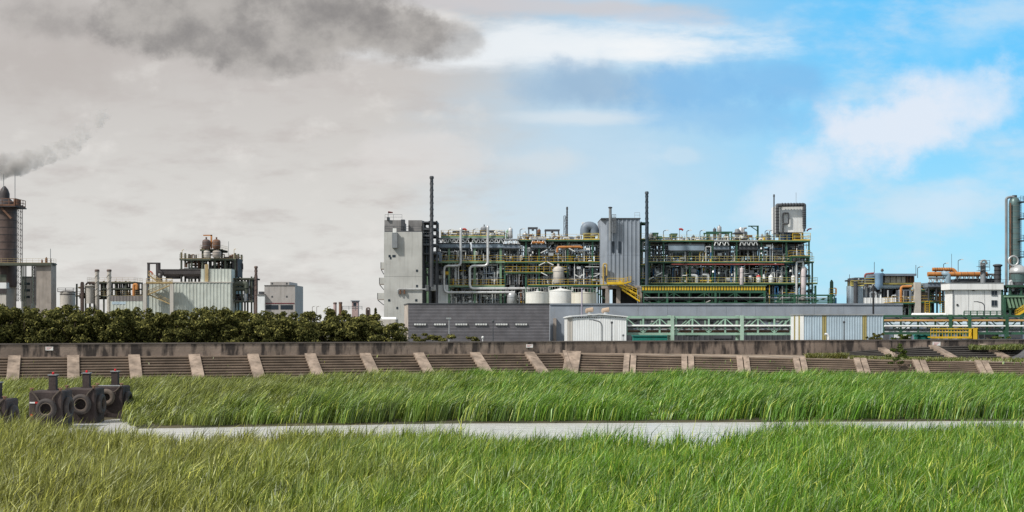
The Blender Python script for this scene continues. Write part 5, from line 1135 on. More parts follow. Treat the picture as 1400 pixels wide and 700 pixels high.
# equipment, bay by bay
def equip(bays, lv, frame, ref, seed, y0=.9):
    q = random.Random(seed)
    for li, (lname, pyb, h) in enumerate(lv):
        for bi, (a, b) in enumerate(bays):
            opts = [(k, m) for k in ('vessel', 'pump', 'drum') for m in (WHITE, SILVER, INSUL, GREY, GREYD, GREENP, TANKW)]; q.shuffle(opts); used = set()
            nn = max(1, int((b-a)/13)); 
            for s in range(nn):
                k, m = opts[s]
                px = a+(b-a)*(s+.5)/nn+q.uniform(-2, 2); d = D+q.uniform(y0, y0+4)
                if (k, CN[m.name]) in used: continue
                used.add((k, CN[m.name]))
                lab = '%s %s, %s of the %s, %s bay from %s' % (CN[m.name], {'vessel': 'vessel', 'pump': 'pump', 'drum': 'drum'}[k], lname, frame, ORD[bi], ref)
                if k == 'vessel': vvessel(px, pyb-h*q.uniform(.45, .8), pyb, q.uniform(4, 7), d, lab, m)
                elif k == 'pump': pump(px, pyb, d, lab, m, q.uniform(1.2, 1.7))
                else: hvessel(px-q.uniform(4, 5.5), px+q.uniform(4, 5.5), pyb-q.uniform(4.5, 8), q.uniform(2, 3), d, lab, m, 'drum', name='horizontal_drum')
equip([(614, 649), (649, 684)], [('lower deck', 390, 26), ('upper deck', 357, 14)], 'pale green frame', 'bent pipes', 5)
equip([(692, 719), (719, 737), (740, 756)], [('middle deck', 372, 12)], 'tank side frame', 'bent pipes', 6)
equip([(692, 719), (719, 737), (737, 776), (776, 808)], [('upper deck', 358, 22)], 'tank side frame', 'bent pipes', 7)
equip([(722, 752), (778, 806)], [('walkway', 389.5, 14)], 'tank side frame', 'bent pipes', 9, .2)
equip([(888, 907), (907, 943), (943, 974), (974, 1007), (1041, 1075)], [('upper deck', 358, 18)], 'dark green frame', 'ribbed tower', 8)
equip([(888, 907), (907, 943), (974, 1005), (1041, 1080)], [('lower deck', 387, 20)], 'dark green frame', 'ribbed tower', 12)
equip([(614, 649), (649, 684)], [('ground level', 421, 26)], 'pale green frame', 'bent pipes', 15)
vvessel(700, 399, 424, 14, D-.8, 'grey ribbed vessel at the end of the first bent white pipe', SILVER)
LAMPS = [(743.5, 344, 'under the roof of the tank side frame near the rusty vessel'), (782, 342, 'below the orange pipe of the tank side frame'), (741, 361, 'hanging below the upper deck beside the cream domed vessel'), (752.5, 360.5, 'hanging below the upper deck over the cream domed vessel'),
    (744, 375, 'on the yellow walkway before the cream domed vessel'), (764.5, 376, 'crossing the front of the cream domed vessel'), (790, 378, 'on the walkway behind the cream domed vessel'), (795, 377, 'on the walkway closest to the third tank'), (817, 376, 'at the corner of the ribbed tower'), (824, 376.5, 'beside the yellow pipe of the ribbed tower'), (833, 376, 'on the landing of the ribbed tower'), (889.5, 381, 'at the foot of the tall dark blue stack'), (901, 375, 'on the lower deck beside the dark blue stack'), (1063, 411, 'low down on the thin green pipe bridge'), (967, 413, 'low down on the gallery truss'), (886, 412, 'low down beside the concrete frame')]
for px, py, l in LAMPS: tube_lamp(px, py, D-1.2, 'slanted white tube lamp ' + l, 1 if int(px) % 2 else -1)
# ================================================================== right hand cluster
d = 300.
t = T('small_column', 'small dark column with red and blue fittings at the thin green bridge end', 'column', W(1137, 416, d))
x = X(1137, d); MB().lathe(x, d, [(.38, GZ), (.38, Z(386, d)), (.25, Z(384, d)), (.1, Z(382.5, d))], 12).build('shell', GREEND, t, True)
MB().tube([(x+.5, d, Z(394, d)), (x+.9, d, Z(394, d)), (x+.9, d, Z(405, d))], .12, 8).build('pipe', RED, t, True)
MB().box(x+.5, x+1.0, d-.3, d+.3, Z(416, d), Z(407, d)).build('cabinet', BLUE, t)
rail_mesh(MB(), [(x-.7, d-.7, Z(402, d)), (x+.9, d-.7, Z(402, d))], t=.08).build('platform_rail', YEL, t)
d = 302.
t = T('blue_process_building', 'pale blue clad process building with dark machinery recesses above the long building', 'building', W(1200, 416, d))
def bx(a, b, u, v, y0, y1, nm, m, par=None): return MB().box(X(a, d), X(b, d), d+y0, d+y1, Z(v, d), Z(u, d)).build(nm, m, par or t)
MB().corr(X(1160, d), X(1180, d), d, GZ, Z(391, d), .8, .06).build('front_wall', BLUEP, t); bx(1160.3, 1180, 391.2, 430, .1, 2, 'wing', BLUEP)
MB().corr(X(1180, d), X(1226, d), d-.1, GZ, Z(407, d), .8, .06).build('low_wall', WHITEC, t)
bx(1180.5, 1226, 407.3, 430, 0, 9, 'low_block', BLUEP); bx(1180, 1232, 378, 430, 7, 14, 'rear_wall', GREYD)
bx(1206, 1222, 394, 406.7, 1, 6, 'machine_recess', BLACK); bx(1206, 1230, 391, 394.5, .5, 6.9, 'canopy', BLUEP)
bx(1198, 1252, 374.2, 377.2, -.6, 9, 'roof_band', BLUEG); bx(1209.5, 1252, 377.4, 388, 1, 8.5, 'top_storey', GREYD)
bx(1211, 1239, 378, 386.5, .7, .96, 'cream_panel', CREAM)
for a in (1218, 1226, 1233): bx(a, a+.7, 378, 386.5, .6, .69, 'panel_joint', GREYD)
for a in (1240.5, 1245, 1249): bx(a, a+2.2, 378, 386, .6, .9, 'vent_slot', RUST)
bx(1207, 1252, 386.8, 389, -.4, .9, 'floor_band', mat('olive yellow grating', (.28, .25, .08), .7)); bx(1200, 1252, 389.3, 393, 0, 7, 'lower_band', BLUEP)
bx(1229, 1252, 393.2, 414, 3, 9, 'machine_recess', GREYD)
MB().lathe(X(1200.5, d), d-.6, [(.3, Z(396, d)), (.85, Z(391, d)), (.85, Z(377, d)), (1.05, Z(375, d)), (1.05, Z(373.6, d)), (.3, Z(373, d))], 16).build('hopper', mat('sky blue hopper', (.25, .40, .58), .45), t, True)
MB().lathe(X(1168.5, d), d-.8, [(.45, GZ), (.45, Z(387, d)), (.6, Z(386, d)), (.3, Z(385, d))], 12).build('flank_duct', GREYD, t, True)
rail_mesh(MB(), [(X(1163, d), d-.1, Z(391, d)), (X(1181, d), d-.1, Z(391, d)), (X(1181, d), d-.1, Z(388, d)), (X(1196, d), d-.1, Z(388, d))], t=.09).build('railing', YELP, t)
bx(1164, 1180, 382, 384, 1, 6, 'roof_deck', GREYD); bx(1166, 1178, 384.2, 391, 2, 5, 'roof_plant', YELP)
pipework(t, X(1166, d), X(1196, d), Z(391, d), Z(380, d), d+.4, d+5, 16, 201, rr=(.08, .2)); pipework(t, X(1182, d), X(1206, d), Z(407, d), Z(389, d), d+.3, d+5, 16, 202, rr=(.09, .28), mats=[GREYD, SILVER, GREY, INSUL, WHITE])
pipework(t, X(1207, d), X(1250, d), Z(413, d), Z(394, d), d+.2, d+2.8, 18, 203, rr=(.08, .22))
for a, w in ((1186, 6), (1192, 5)): MB().lathe(X(a, d), d+1.5, [(w/F*d/2, Z(406.5, d)), (w/F*d/2, Z(393, d)), (.1, Z(391.5, d))], 12).build('drum', SILVER if a == 1186 else GREY, t, True)
MB().tube([(X(1183, d), d+.5, Z(379, d)), (X(1184, d), d+.5, Z(374.5, d)), (X(1196, d), d+.5, Z(373.4, d))], .2, 8).build('red_tipped_pipe', mat('red grey pipe', (.25, .07, .07), .6), t, True)
for px, pt, l in ((1163, 375, 'over the near end of the pale blue process building'), (1197, 358, 'above the blue hopper of the pale blue process building'), (1254, 362, 'between the blue process building and the orange pipes')):
    x = X(px, d); tag(MB().cyl((x, d+1, Z(390 if px < 1180 else 374, d)), (x, d+1, Z(pt, d)), .06, 5).build('antenna', GREYD, None, False, (x, d+1, Z(390 if px < 1180 else 374, d))), 'thin antenna ' + l, 'antenna')
x = X(1209.5, d); w = T('siren', 'small dark siren on a pole over the blue process building', 'siren', (x, d+2, Z(374, d))); MB().cyl((x, d+2, Z(374, d)), (x, d+2, Z(370, d)), .06, 6).build('pole', GREYD, w); MB().lathe(x, d+2, [(.25, Z(370.8, d)), (.35, Z(369.5, d)), (.2, Z(367, d))], 10).build('horn', GREYD, w, True)
# rust coloured risers, concrete columns and green frame
d = 294.
r = structure('pipe_structure', 'green and yellow pipe frame beside the corner of the white flat roofed building', 'plant frame', d, 8, [(1233, 413), (1244, 413), (1256, 413), (1272, 396), (1289, 396)], [(413.5, 1222, 1258, 1), (412, 1258, 1291, 1), (396, 1258, 1292, 1)], GREEN, YEL, beams=.35, colw=.3)
MB().box(X(1250, d), X(1258, d), d-.6, d+.6, GZ, Z(386, d)).build('cream_column', CREAM, r); MB().box(X(1262, d), X(1270.5, d), d+.4, d+2, GZ, Z(397, d)).build('concrete_column', CONCW, r)
MB().tube([(X(1231.5, d), d-.2, Z(413, d)), (X(1231.5, d), d-.2, Z(392, d)), (X(1246, d), d-.2, Z(391.6, d))], .27, 12, .5).build('rusty_riser', ORANGE, r, True)
MB().tube([(X(1284.5, d), d-.2, Z(416, d)), (X(1284.5, d), d-.2, Z(394, d))], .28, 12).build('rusty_riser', ORANGE, r, True)
MB().tube([(X(1288.5, d), d-.8, Z(428, d)), (X(1288.5, d), d-.8, Z(396, d))], .16, 8).build('blue_pipe', BLUE, r, True)
MB().box(X(1270.8, d), X(1281, d), d+2, d+6, GZ, Z(415, d)).build('dark_opening', BLACK, r)
for a in (1262.5, 1283):
    m = MB(); 
    for x in (X(a, d), X(a+6, d)): m.box(x-.06, x+.06, d-1.2, d-1.1, GZ, Z(412, d))
    for z in np.arange(Z(430, d), Z(412, d), .45): m.box(X(a, d), X(a+6, d), d-1.2, d-1.1, z-.05, z+.05)
    m.build('ladder', YEL, r)
pipework(r, X(1224, d), X(1258, d), Z(432, d), Z(396, d), d+.5, d+6, 16, 210); pipework(r, X(1262, d), X(1291, d), Z(412, d), Z(397, d), d+.5, d+6, 14, 211); pipework(r, X(1234, d), X(1256, d), Z(436, d), Z(414, d), d+.3, d+5, 12, 212, mats=[GREEN, WHITE, GREYD, SILVER])
MB().box(X(1259, d), X(1292, d), d+7.5, d+7.8, GZ, Z(397, d)).box(X(1222, d), X(1258, d), d+8.5, d+8.7, GZ, Z(412, d)).build('backing_sheet', BLUEG, r)
# orange insulated mains over an air cooler
d = 290.
air_cooler(1269, 1292, 386.5, 396, 412, d, 'blue grey air cooler right below the orange mains', BLUEG, 6, GREYD, nf=2)
air_cooler(1306, 1360, 381.5, 388, 393, d, 'long dark air cooler with white tubes on the white flat roofed building', GREYD, 6, GREYD, nf=4)
for pa, pb, py, rp, y, l, turn in ((1268, 1349, 375, 3.3, -.2, 'long orange insulated main over the white flat roofed building', 0), (1278, 1307, 368, 2.6, 1.6, 'short orange insulated main stacked above the long one', 1)):
    o = T('orange_main', l, 'pipe', (X(pa, d), d+y, Z(py, d))); rr = rp/F*d; pts = [(X(pa, d), d+y, Z(py, d)), (X(pb, d), d+y, Z(py, d))]
    if turn: pts += [(X(pb+4, d), d+y-.3, Z(py+7, d))]
    MB().tube(pts, rr, 14, .6).build('pipe', ORANGE, o, True)
    m = MB()
    for k in range(1, 9): u = X(pa+(pb-pa)*k/9, d); m.cyl((u-.05, d+y, Z(py, d)), (u+.05, d+y, Z(py, d)), rr*1.05, 14)
    m.build('joint_band', RUST, o, True)
    for k in (.15, .5, .85): u = X(pa+(pb-pa)*k, d); MB().box(u-.12, u+.12, d+y-.2, d+y+.2, Z(py+9, d), Z(py, d)-rr*.9).build('support', GREYD, o)
t = T('blue_elbow', 'pale blue elbow duct in front of the orange mains', 'duct', W(1293, 393, d-1)); MB().tube([(X(1294.5, d), d-1, Z(392, d)), (X(1294, d), d-1, Z(376, d)), (X(1290, d), d-1, Z(374.5, d)), (X(1289, d), d-.5, Z(373.8, d))], .55, 12, .9).build('duct', mat('pale steel blue', (.24, .33, .40), .45), t, True)
for px, pt, l in ((1290, 361, 'above the short orange main'), (1310, 356, 'at the bend of the short orange main'), (1254.5, 366, 'just before the orange mains')): post_lamp(px, pt, 380, d+2, 'thin lamp ' + l)
tag(MB().cyl(W(1301, 375, d+3), W(1301, 347, d+3), .04, 5).build('antenna', GREYD, None, False, W(1301, 375, d+3)), 'hair thin antenna over the orange mains', 'antenna')
# white flat roofed building
d = 242.; x0, x1, xk = X(1292.5, d), X(1371, d), X(1302, d); zt = Z(387.5, d); ze = Z(396, d)
t = T('flat_roofed_building', 'white flat roofed building with a deep fascia and two small dark windows', 'building', ((x0+x1)/2, d, GZ))
NW = mat('white rendered wall', (.80, .81, .81), .7, var=.05, scale=.5, streak=.4, dirt=(.36, .34, .31))
MB().box(xk, X(1368.5, d), d, d+4.2, GZ, ze-.003).build('wall', NW, t)
MB().box(xk-.6, x1, d-.45, d+4.4, ze, zt).build('fascia', NW, t); MB().box(xk-.65, x1+.05, d-.5, d+4.5, zt+.003, zt+.12).build('roof_edge', GREY, t)
for u, v in ((397.5, 403.5), (410.5, 418)):
    f = MB().box(X(1355.5, d), X(1363, d), d-.07, d-.003, Z(v, d), Z(u, d)).build('window', GLASS, t)
    MB().box(X(1355.2, d), X(1355.6, d), d-.1, d-.06, Z(v, d), Z(u, d)).box(X(1359.1, d), X(1359.5, d), d-.1, d-.071, Z(v, d), Z(u, d)).box(X(1362.9, d), X(1363.3, d), d-.1, d-.06, Z(v, d), Z(u, d)).box(X(1355.2, d), X(1363.3, d), d-.12, d-.003, Z(v, d)-.08, Z(v, d)-.003).build('window_frame', GREY, f)
MB().box(X(1307.6, d), X(1310, d), d-.12, d-.003, Z(418, d), Z(415.6, d)).build('wall_vent', BLACK, t); MB().box(X(1329.5, d), X(1332, d), d-.3, d-.003, Z(397.4, d), Z(396.2, d)).build('wall_lamp', BLACK, t)
MB().cyl((xk+.1, d-.1, GZ), (xk+.1, d-.1, ze), .09, 8).build('downpipe', GREY, t, True)
for k in (1324, 1346): MB().box(X(k, d), X(k, d)+.05, d-.014, d-.003, GZ, ze-.01).build('wall_joint', GREY, t)
d2 = 225.; rl = T('green_fence', 'dark green pipe railing before the foot of the white flat roofed building', 'fence', W(1345, 432, d2))
for a in range(1318, 1374, 9): MB().box(X(a, d2)-.08, X(a, d2)+.08, d2-.08, d2+.08, GZ, Z(426, d2)).build('post', GREEN, rl)
for py in (426, 428.6): MB().box(X(1318, d2), X(1372, d2), d2-.07, d2+.07, Z(py, d2), Z(py, d2)+.14).build('rail', GREEN, rl)
# vents on the roof line
d = 288.
t = T('coil_vent', 'grey coiled vent column behind the long orange main', 'vent', W(1344, 390, d)); x = X(1344, d)
MB().lathe(x, d, [(.55, Z(390, d)), (.55, Z(362, d)), (.4, Z(359, d))], 12).build('body', GREY, t, True); MB().tube([(x-.5, d-.3, Z(364, d)), (x-.5, d-.3, Z(357, d)), (x+.35, d-.3, Z(355.5, d)), (x+.7, d-.3, Z(361, d))], .22, 8, .6).build('elbow', SILVER, t, True)
for py in (364, 370): rail_mesh(MB().box(x-1.1, x+1.1, d-.8, d+.8, Z(py, d)-.06, Z(py, d)), [(x-1.1, d-.8, Z(py, d)), (x+1.1, d-.8, Z(py, d))], t=.07, toe=0).build('platform', GREYD, t)
t = T('roof_ventilator', 'dark cylindrical roof ventilator with a wide cap beside the tall green column', 'vent', W(1364, 390, d)); x = X(1364, d)
MB().lathe(x, d, [(.68, Z(392, d)), (.68, Z(365, d)), (.95, Z(363.5, d)), (.95, Z(362, d)), (.5, Z(361, d))], 14).build('body', GREYD, t, True)
for py in (370, 376, 382): MB().lathe(x, d, [(.74, Z(py, d)), (.74, Z(py, d)+.14)], 14).build('hoop', BLACK, t, True)
# tall column
d = 286.; x = X(1387, d); r = 7.6/F*d; zt = Z(269, d)
t = T('distillation_column', 'tall green grey domed distillation column with an overhead pipe', 'column', (x, d, GZ))
CG = mat('green grey column cladding', (.105, .165, .165), .38, .25, var=.2, streak=.4, dirt=(.05, .07, .06))
MB().lathe(x, d, [(r*1.08, GZ), (r*1.08, Z(400, d)), (r, Z(398, d)), (r, zt-1.6), (r*.93, zt-.9), (r*.7, zt-.3), (r*.3, zt-.03), (.05, zt)], 24).build('shell', CG, t, True)
m = MB()
for py in np.arange(282, 396, 7.5): m.lathe(x, d, [(r*1.03, Z(py, d)), (r*1.03, Z(py, d)+.1)], 24)
m.build('hoop_band', mat('column band', (.2, .24, .23), .4, .3), t, True)
MB().cyl((x, d, zt-.2), (x, d, Z(267, d)), .5, 12).build('top_nozzle', GREYD, t, True)
MB().tube([(x-.05, d-.2, Z(269.5, d)), (x-.9, d-.2, Z(269.3, d)), (X(1375.3, d), d-.2, Z(271, d)), (X(1375.3, d), d-.2, Z(400, d))], .27, 10, .9).build('overhead_pipe', GREY, t, True)
MB().cyl((X(1379, d), d-r*.95, Z(400, d)), (X(1379, d), d-r*.95, Z(278, d)), .16, 8).build('rusty_pipe', RUST, t, True)
for py in (277, 300, 330, 352):
    pl = MB()
    for k in range(8): a, b = math.radians(-80+k*20), math.radians(-80+(k+1)*20); R1, R2 = r, r+1.1; pl.add([(x+R1*math.cos(a), d+R1*math.sin(a), Z(py, d)), (x+R2*math.cos(a), d+R2*math.sin(a), Z(py, d)), (x+R2*math.cos(b), d+R2*math.sin(b), Z(py, d)), (x+R1*math.cos(b), d+R1*math.sin(b), Z(py, d))], [(0, 1, 2, 3)]); rail_mesh(pl, [(x+R2*math.cos(a), d+R2*math.sin(a), Z(py, d)), (x+R2*math.cos(b), d+R2*math.sin(b), Z(py, d))], t=.06, toe=.12)
    pl.build('platform', GREYD, t)
m = MB()
for y in (-.25, .25): m.bar((x+r+.15, d+y, Z(400, d)), (x+r+.15, d+y, Z(276, d)), .07)
for py in range(278, 400, 3): m.bar((x+r+.15, d-.25, Z(py, d)), (x+r+.15, d+.25, Z(py, d)), .06)
m.build('ladder', GREYD, t)
d = 280.
t = T('reboiler', 'squat domed vessel with a looped silver pipe in front of the tall green column', 'vessel', W(1391, 400, d)); x = X(1392, d)
MB().lathe(x, d, [(.4, Z(395, d)), (1.3, Z(386, d)), (1.45, Z(374, d)), (1.75, Z(373, d)), (1.75, Z(370, d)), (1.4, Z(366, d)), (.7, Z(362.5, d)), (.1, Z(361.5, d))], 18).build('shell', SILVER, t, True)
MB().lathe(x, d, [(1.5, Z(375, d)), (1.5, Z(386, d))], 18).build('skirt', CG, t, True)
MB().torus((X(1384.5, d), d-.4, Z(357, d)), (0, 1, 0), .95, .2, 22, 10).build('loop_pipe', SILVER, t, True)
MB().tube([(X(1379, d), d-.6, Z(402, d)), (X(1379, d), d-.6, Z(386, d)), (X(1381, d), d-.6, Z(384, d)), (X(1384, d), d-.6, Z(400, d))], .28, 8).build('drop_pipe', INSUL, t, True)
r = structure('pipe_structure', 'dark green pipe frame packed with grey ducts beneath the tall green column', 'plant frame', 278., 9, [(1366, 402), (1381, 390), (1396, 390), (1412, 390)], [(404, 1364, 1425, 0), (390, 1374, 1425, 1), (416, 1364, 1425, 1)], GREEND, GREYD, beams=.4, colw=.35)
pipework(r, X(1364, 278), X(1420, 278), Z(436, 278), Z(404, 278), 278.5, 285, 26, 301, mats=[GREEND, GREEN, GREYD, GREY, BLUEG, SILVER], rr=(.12, .35)); pipework(r, X(1374, 278), X(1420, 278), Z(404, 278), Z(391, 278), 278.5, 285, 14, 302, mats=[GREYD, INSUL, SILVER, BLACK])
MB().box(X(1364, 278), X(1425, 278), 287.4, 287.7, GZ, Z(403, 278)).build('backing_sheet', GREEND, r)
# finned green cooler in front
d = 262.; t = T('finned_cooler', 'row of slanted bright green fins on a cooler below the tall column', 'cooler', W(1392, 432, d))
MB().box(X(1374, d), X(1425, d), d+.4, d+4, Z(424, d), Z(403, d)).build('body', GREEND, t); m = MB()
for k in range(10): a = 1377+k*5; m.bar(W(a, 407, d), W(a+4, 421, d), .35, .5)
m.build('fin', GREENP, t); MB().box(X(1373, d), X(1425, d), d-.4, d+.3, Z(406.5, d), Z(404.5, d)).build('top_beam', GREENP, t)
for a in (1374, 1398, 1420): MB().box(X(a, d)-.2, X(a, d)+.2, d, d+.39, GZ, Z(404.6, d)-.2).build('post', GREEN, t)
stairs(MB(), (X(1386, d), d-1.5, Z(432, d)), (X(1404, d), d-1.5, Z(421, d)), .8).build('stair', YEL, t)
# far roof glimpse between frame and cluster
# ================================================================== left hand works
WB = mat('smoky brown steel', (.12, .085, .075), .7, var=.25, streak=.4, dirt=(.2, .15, .12)); WG = mat('smoky green steel', (.075, .085, .065), .65, streak=.35); WY = mat('faded ochre rail', (.40, .30, .15), .7, streak=.3); WD = mat('smoky dark steel', (.05, .044, .046), .65)
d = 380.; x = X(6, d); r = 16.5/F*d
t = T('silo_tower', 'tall dark brown silo tower with a cone cap at the edge of the photo', 'silo', (x, d, GZ))
MB().lathe(x, d, [(r, Z(392, d)), (r, Z(285, d)), (r*.97, Z(283, d))], 28).build('shell', WB, t, True)
m = MB()
for py in np.arange(292, 352, 10): m.lathe(x, d, [(r*1.012, Z(py, d)), (r*1.012, Z(py, d)+.16)], 28)
m.build('hoop_band', WD, t, True)
MB().lathe(x, d, [(r*.95, Z(283, d)), (r*.9, Z(279, d)), (r*.55, Z(273, d)), (r*.42, Z(271, d)), (r*.42, Z(265, d)), (r*.3, Z(259, d)), (r*.08, Z(254.5, d))], 20).build('cone_cap', WD, t, True)
MB().box(x-r-1.2, X(29, d), d-r-1, d+r+1, Z(284.5, d), Z(283, d)).build('platform', WD, t); rail_mesh(MB(), [(x-r-1.2, d-r-1, Z(283, d)), (X(29, d), d-r-1, Z(283, d)), (X(29, d), d+r, Z(283, d))], t=.14, h=1.9, toe=.4).build('railing', RUST, t)
MB().box(X(22, d), X(27, d), d-2, d+1, Z(283, d), Z(273, d)).box(X(-3, d), X(1, d), d-2.5, d, Z(283, d), Z(276, d)).build('top_hut', RUST, t)
MB().box(X(-12, d), X(17, d), d-r-1.5, d+3, GZ, Z(392, d)).build('base_block', CREAM, t)
MB().box(X(-12, d), X(17.5, d), d-r-1.7, d-r-1.5, Z(386, d), Z(376, d)).build('green_band', WG, t); MB().box(X(-12, d), X(17.5, d), d-r-1.7, d-r-1.5, Z(402, d), Z(395.5, d)).build('dark_band', WD, t)
MB().box(X(-12, d), X(17.5, d), d-r-1.6, d-r+.5, Z(395, d), Z(387, d)).build('white_band', WHITEC, t)
MB().bar((X(9, d), d-r-.3, Z(286, d)), (X(22, d), d-r-.3, Z(300, d)), .5).build('chute', RUST, t)
lattice(22.5, 28.5, 280, 412, d-3, 'brown lattice ladder tower clinging to the dark silo', WD, 'ladder_tower', 1.6)
for px, l in ((5, 'above the dark silo cone, closest to the photo edge'), (20.5, 'above the dark silo on the ladder side')): tag(MB().cyl(W(px, 284, d-1), W(px, 238, d-1), .09, 5).build('lightning_rod', GREY, None, False, W(px, 284, d-1)), 'thin lightning rod ' + l, 'lightning rod')
br = structure('access_bridge', 'rusty access bridge from the dark silo to the square concrete pillar', 'bridge', d-6, 3, [(30, 359), (45, 359)], [(359.5, -14, 71, 1)], WG, WY, beams=.7, colw=.25)
d2 = 374.; t = T('concrete_pillar', 'square grey concrete pillar block at the end of the rusty access bridge', 'pillar', W(59, 430, d2)); MB().box(X(48.5, d2), X(69.5, d2), d2+.2, d2+4.5, GZ, Z(361.5, d2)).build('shaft', CONCW, t); MB().box(X(48, d2), X(70, d2), d2-.1, d2+4.8, Z(361.5, d2)+.003, Z(359.8, d2)).build('cap', CONCD, t)
for px, w, pt in ((60, 3.5, 351), (66, 2, 353), (54, 2.5, 354)): MB().lathe(X(px, d2), d2+2, [(w/F*d2/2, Z(360, d2)), (w/F*d2/2, Z(pt+2, d2)), (.1, Z(pt, d2))], 10).build('roof_drum', RUST, t, True)
tag(MB().cyl(W(69, 360, d2), W(69, 340, d2), .09, 5).build('lightning_rod', GREY, None, False, W(69, 360, d2)), 'thin lightning rod on the square concrete pillar', 'lightning rod')
lattice(43.5, 47, 361, 415, d2, 'slim lattice mast beside the square concrete pillar', WD, 'lattice_mast', 1.6)
t = T('cream_annex', 'small cream annex between the dark silo and the concrete pillar', 'building', W(38, 430, 382)); MB().box(X(31, 382), X(43, 382), 382, 388, GZ, Z(379, 382)).build('wall', CREAM, t); MB().box(X(30.6, 382), X(43.4, 382), 381.8, 388.2, Z(379, 382)+.003, Z(378, 382)).build('roof', CONCD, t)
for k, py in enumerate((388, 397, 406)): MB().box(X(33, 382), X(41, 382), 381.93, 381.997, Z(py+1.6, 382), Z(py-1.6, 382)).build('window', GLASS, t)
MB().tube([W(27, 388, 376), W(31, 388, 376), W(32, 396, 376), W(32, 412, 376)], .35, 8).build('drain_pipe', WD, t, True)
# small tank and rack group
d = 400.; t = T('process_tank', 'round beige tank with a railed top rising over the tree line', 'tank', W(92, 430, d)); x = X(92.5, d); MB().lathe(x, d, [(2.1, GZ), (2.1, Z(399, d)), (1.2, Z(397, d)), (.1, Z(396.5, d))], 22).build('shell', CREAM, t, True); rail_mesh(MB(), [(x-2.2, d-2, Z(399.5, d)), (x+2.2, d-2, Z(399.5, d)), (x+2.2, d+1, Z(399.5, d))], t=.12).build('railing', WD, t)
MB().lathe(x, d, [(2.16, Z(403, d)), (2.16, Z(402, d))], 22).build('hoop', WD, t, True)
d = 388.
r = structure('pipe_rack', 'faded ochre pipe rack with tangled pipes beside two spiral stacks', 'pipe rack', d, 8, [(105, 388), (123, 385), (142, 384), (158, 384), (172, 384), (184, 386), (196, 389)], [(385.5, 120, 184, 1), (394, 140, 186, 0), (404, 104, 200, 1)], WG, WY, beams=.35, colw=.4, deckm=WD)
for i, (a, b, n) in enumerate(((104, 124, 10), (124, 146, 10), (152, 172, 14), (172, 200, 18))): pipework(r, X(a, d), X(b, d), Z(408, d), Z(386 if i else 392, d), d+.5, d+6, n, 400+i, mats=[WY, WB, CREAM, WD, RUST, SILVER, GREY], rr=(.12, .34))
MB().tube([W(183, 406, d-.3), W(183, 389, d-.3), W(187, 389, d-.3), W(187, 396, d-.3)], .42, 10, .5).build('ochre_loop', ORANGE, r, True)
MB().lathe(X(114, d), d-1, [(.5, GZ), (.5, Z(387, d)), (.3, Z(385.5, d))], 12).build('vent_post', WB, r, True)
MB().lathe(X(124.5, d), d-1, [(1.1, Z(415, d)), (1.1, Z(392, d)), (1.5, Z(391.5, d)), (1.5, Z(390.5, d)), (.3, Z(389.5, d))], 14).build('drum', CREAM, r, True)
MB().tube([W(118, 396, d-1), W(118, 387, d-1), W(131, 387, d-1)], .25, 8).build('bend_pipe', WB, r, True)
SPI = mat('pale spiral stack', (.42, .39, .35), .6, streak=.4, dirt=(.2, .15, .12))
stack(132.7, 368.5, 430, 5.6, 384., 'pale spiral straked stack nearer the dark silo', SPI, True, 'spiral_stack', WB, .95); stack(149.2, 368.5, 430, 5.8, 382., 'pale spiral straked stack nearer the mint building', SPI, True, 'spiral_stack', WB, .95)
t = T('low_shed', 'long low corrugated shed below the ochre pipe rack', 'shed', W(175, 430, 380.)); d = 380.
MB().corr(X(151, d), X(199, d), d, Z(411.5, d)-.003, Z(404.5, d), .9, .08).build('dark_fascia', mat('grey brown cladding', (.20, .18, .175), .6), t); MB().corr(X(151, d), X(199, d), d+.05, GZ, Z(411.5, d), .9, .08).build('wall', MINT, t); MB().box(X(151, d), X(199, d), d+.2, d+6, GZ, Z(404.6, d)).build('body', GREY, t)
MB().box(X(153, d), X(172, d), d-.04, d+.02, Z(416, d), Z(412.5, d)).build('window_band', BLUEP, t)
# mint building
d = 372.; t = T('mint_building', 'mint green corrugated building with a brown zigzag stair and rooftop coolers', 'building', W(258, 430, d))
MB().corr(X(204, d), X(315.5, d), d, GZ, Z(386.5, d), .9, .09).build('front_wall', MINT, t); MB().box(X(204, d), X(315.5, d), d+.15, d+16, GZ, Z(386.5, d)-.02).build('body', MINT, t); MB().box(X(203, d), X(316, d), d-.2, d+16.1, Z(386.5, d)+.003, Z(385.3, d)).build('roof', CREAM, t)
MB().corr(X(273.5, d), X(315.5, d), d+1, Z(385.3, d)+.003, Z(367.5, d), .9, .09).build('upper_wall', MINT, t); MB().box(X(273.5, d), X(315.5, d), d+1.2, d+12, Z(385.3, d)+.003, Z(367.5, d)-.02).build('upper_body', MINT, t)
MB().box(X(279.5, d), X(284, d), d+.6, d+.9, Z(385, d), Z(361, d)).build('ochre_duct', WY, t)
for k, py in enumerate((388, 402, 416)): MB().box(X(201, d), X(240, d), d-3, d-1.2, Z(py, d)-.12, Z(py, d)).build('stair_landing', WB, t) if k == 0 else None
for (a, u), (b, v), y in (((239, 389), (206, 403), -3), ((206, 403), (236, 416), -2.2), ((206, 376), (222, 388), -2.6)): stairs(MB(), (X(a, d), d+y, Z(u, d)), (X(b, d), d+y, Z(v, d)), .8).build('stair', WY, t)
rail_mesh(MB(), [(X(204, d), d-3, Z(388, d)), (X(239, d), d-3, Z(388, d))], t=.12, h=1.3, toe=.5).build('railing', WY, t)
for px in (202, 238.5): MB().box(X(px, d)-.45, X(px, d)+.45, d-3.2, d-2.4, GZ, Z(388, d)-.125).build('column', CREAM, t)
d = 376.
t = T('portal_gantry', 'black portal frame rising at the corner of the mint building', 'frame', W(210, 386, d))
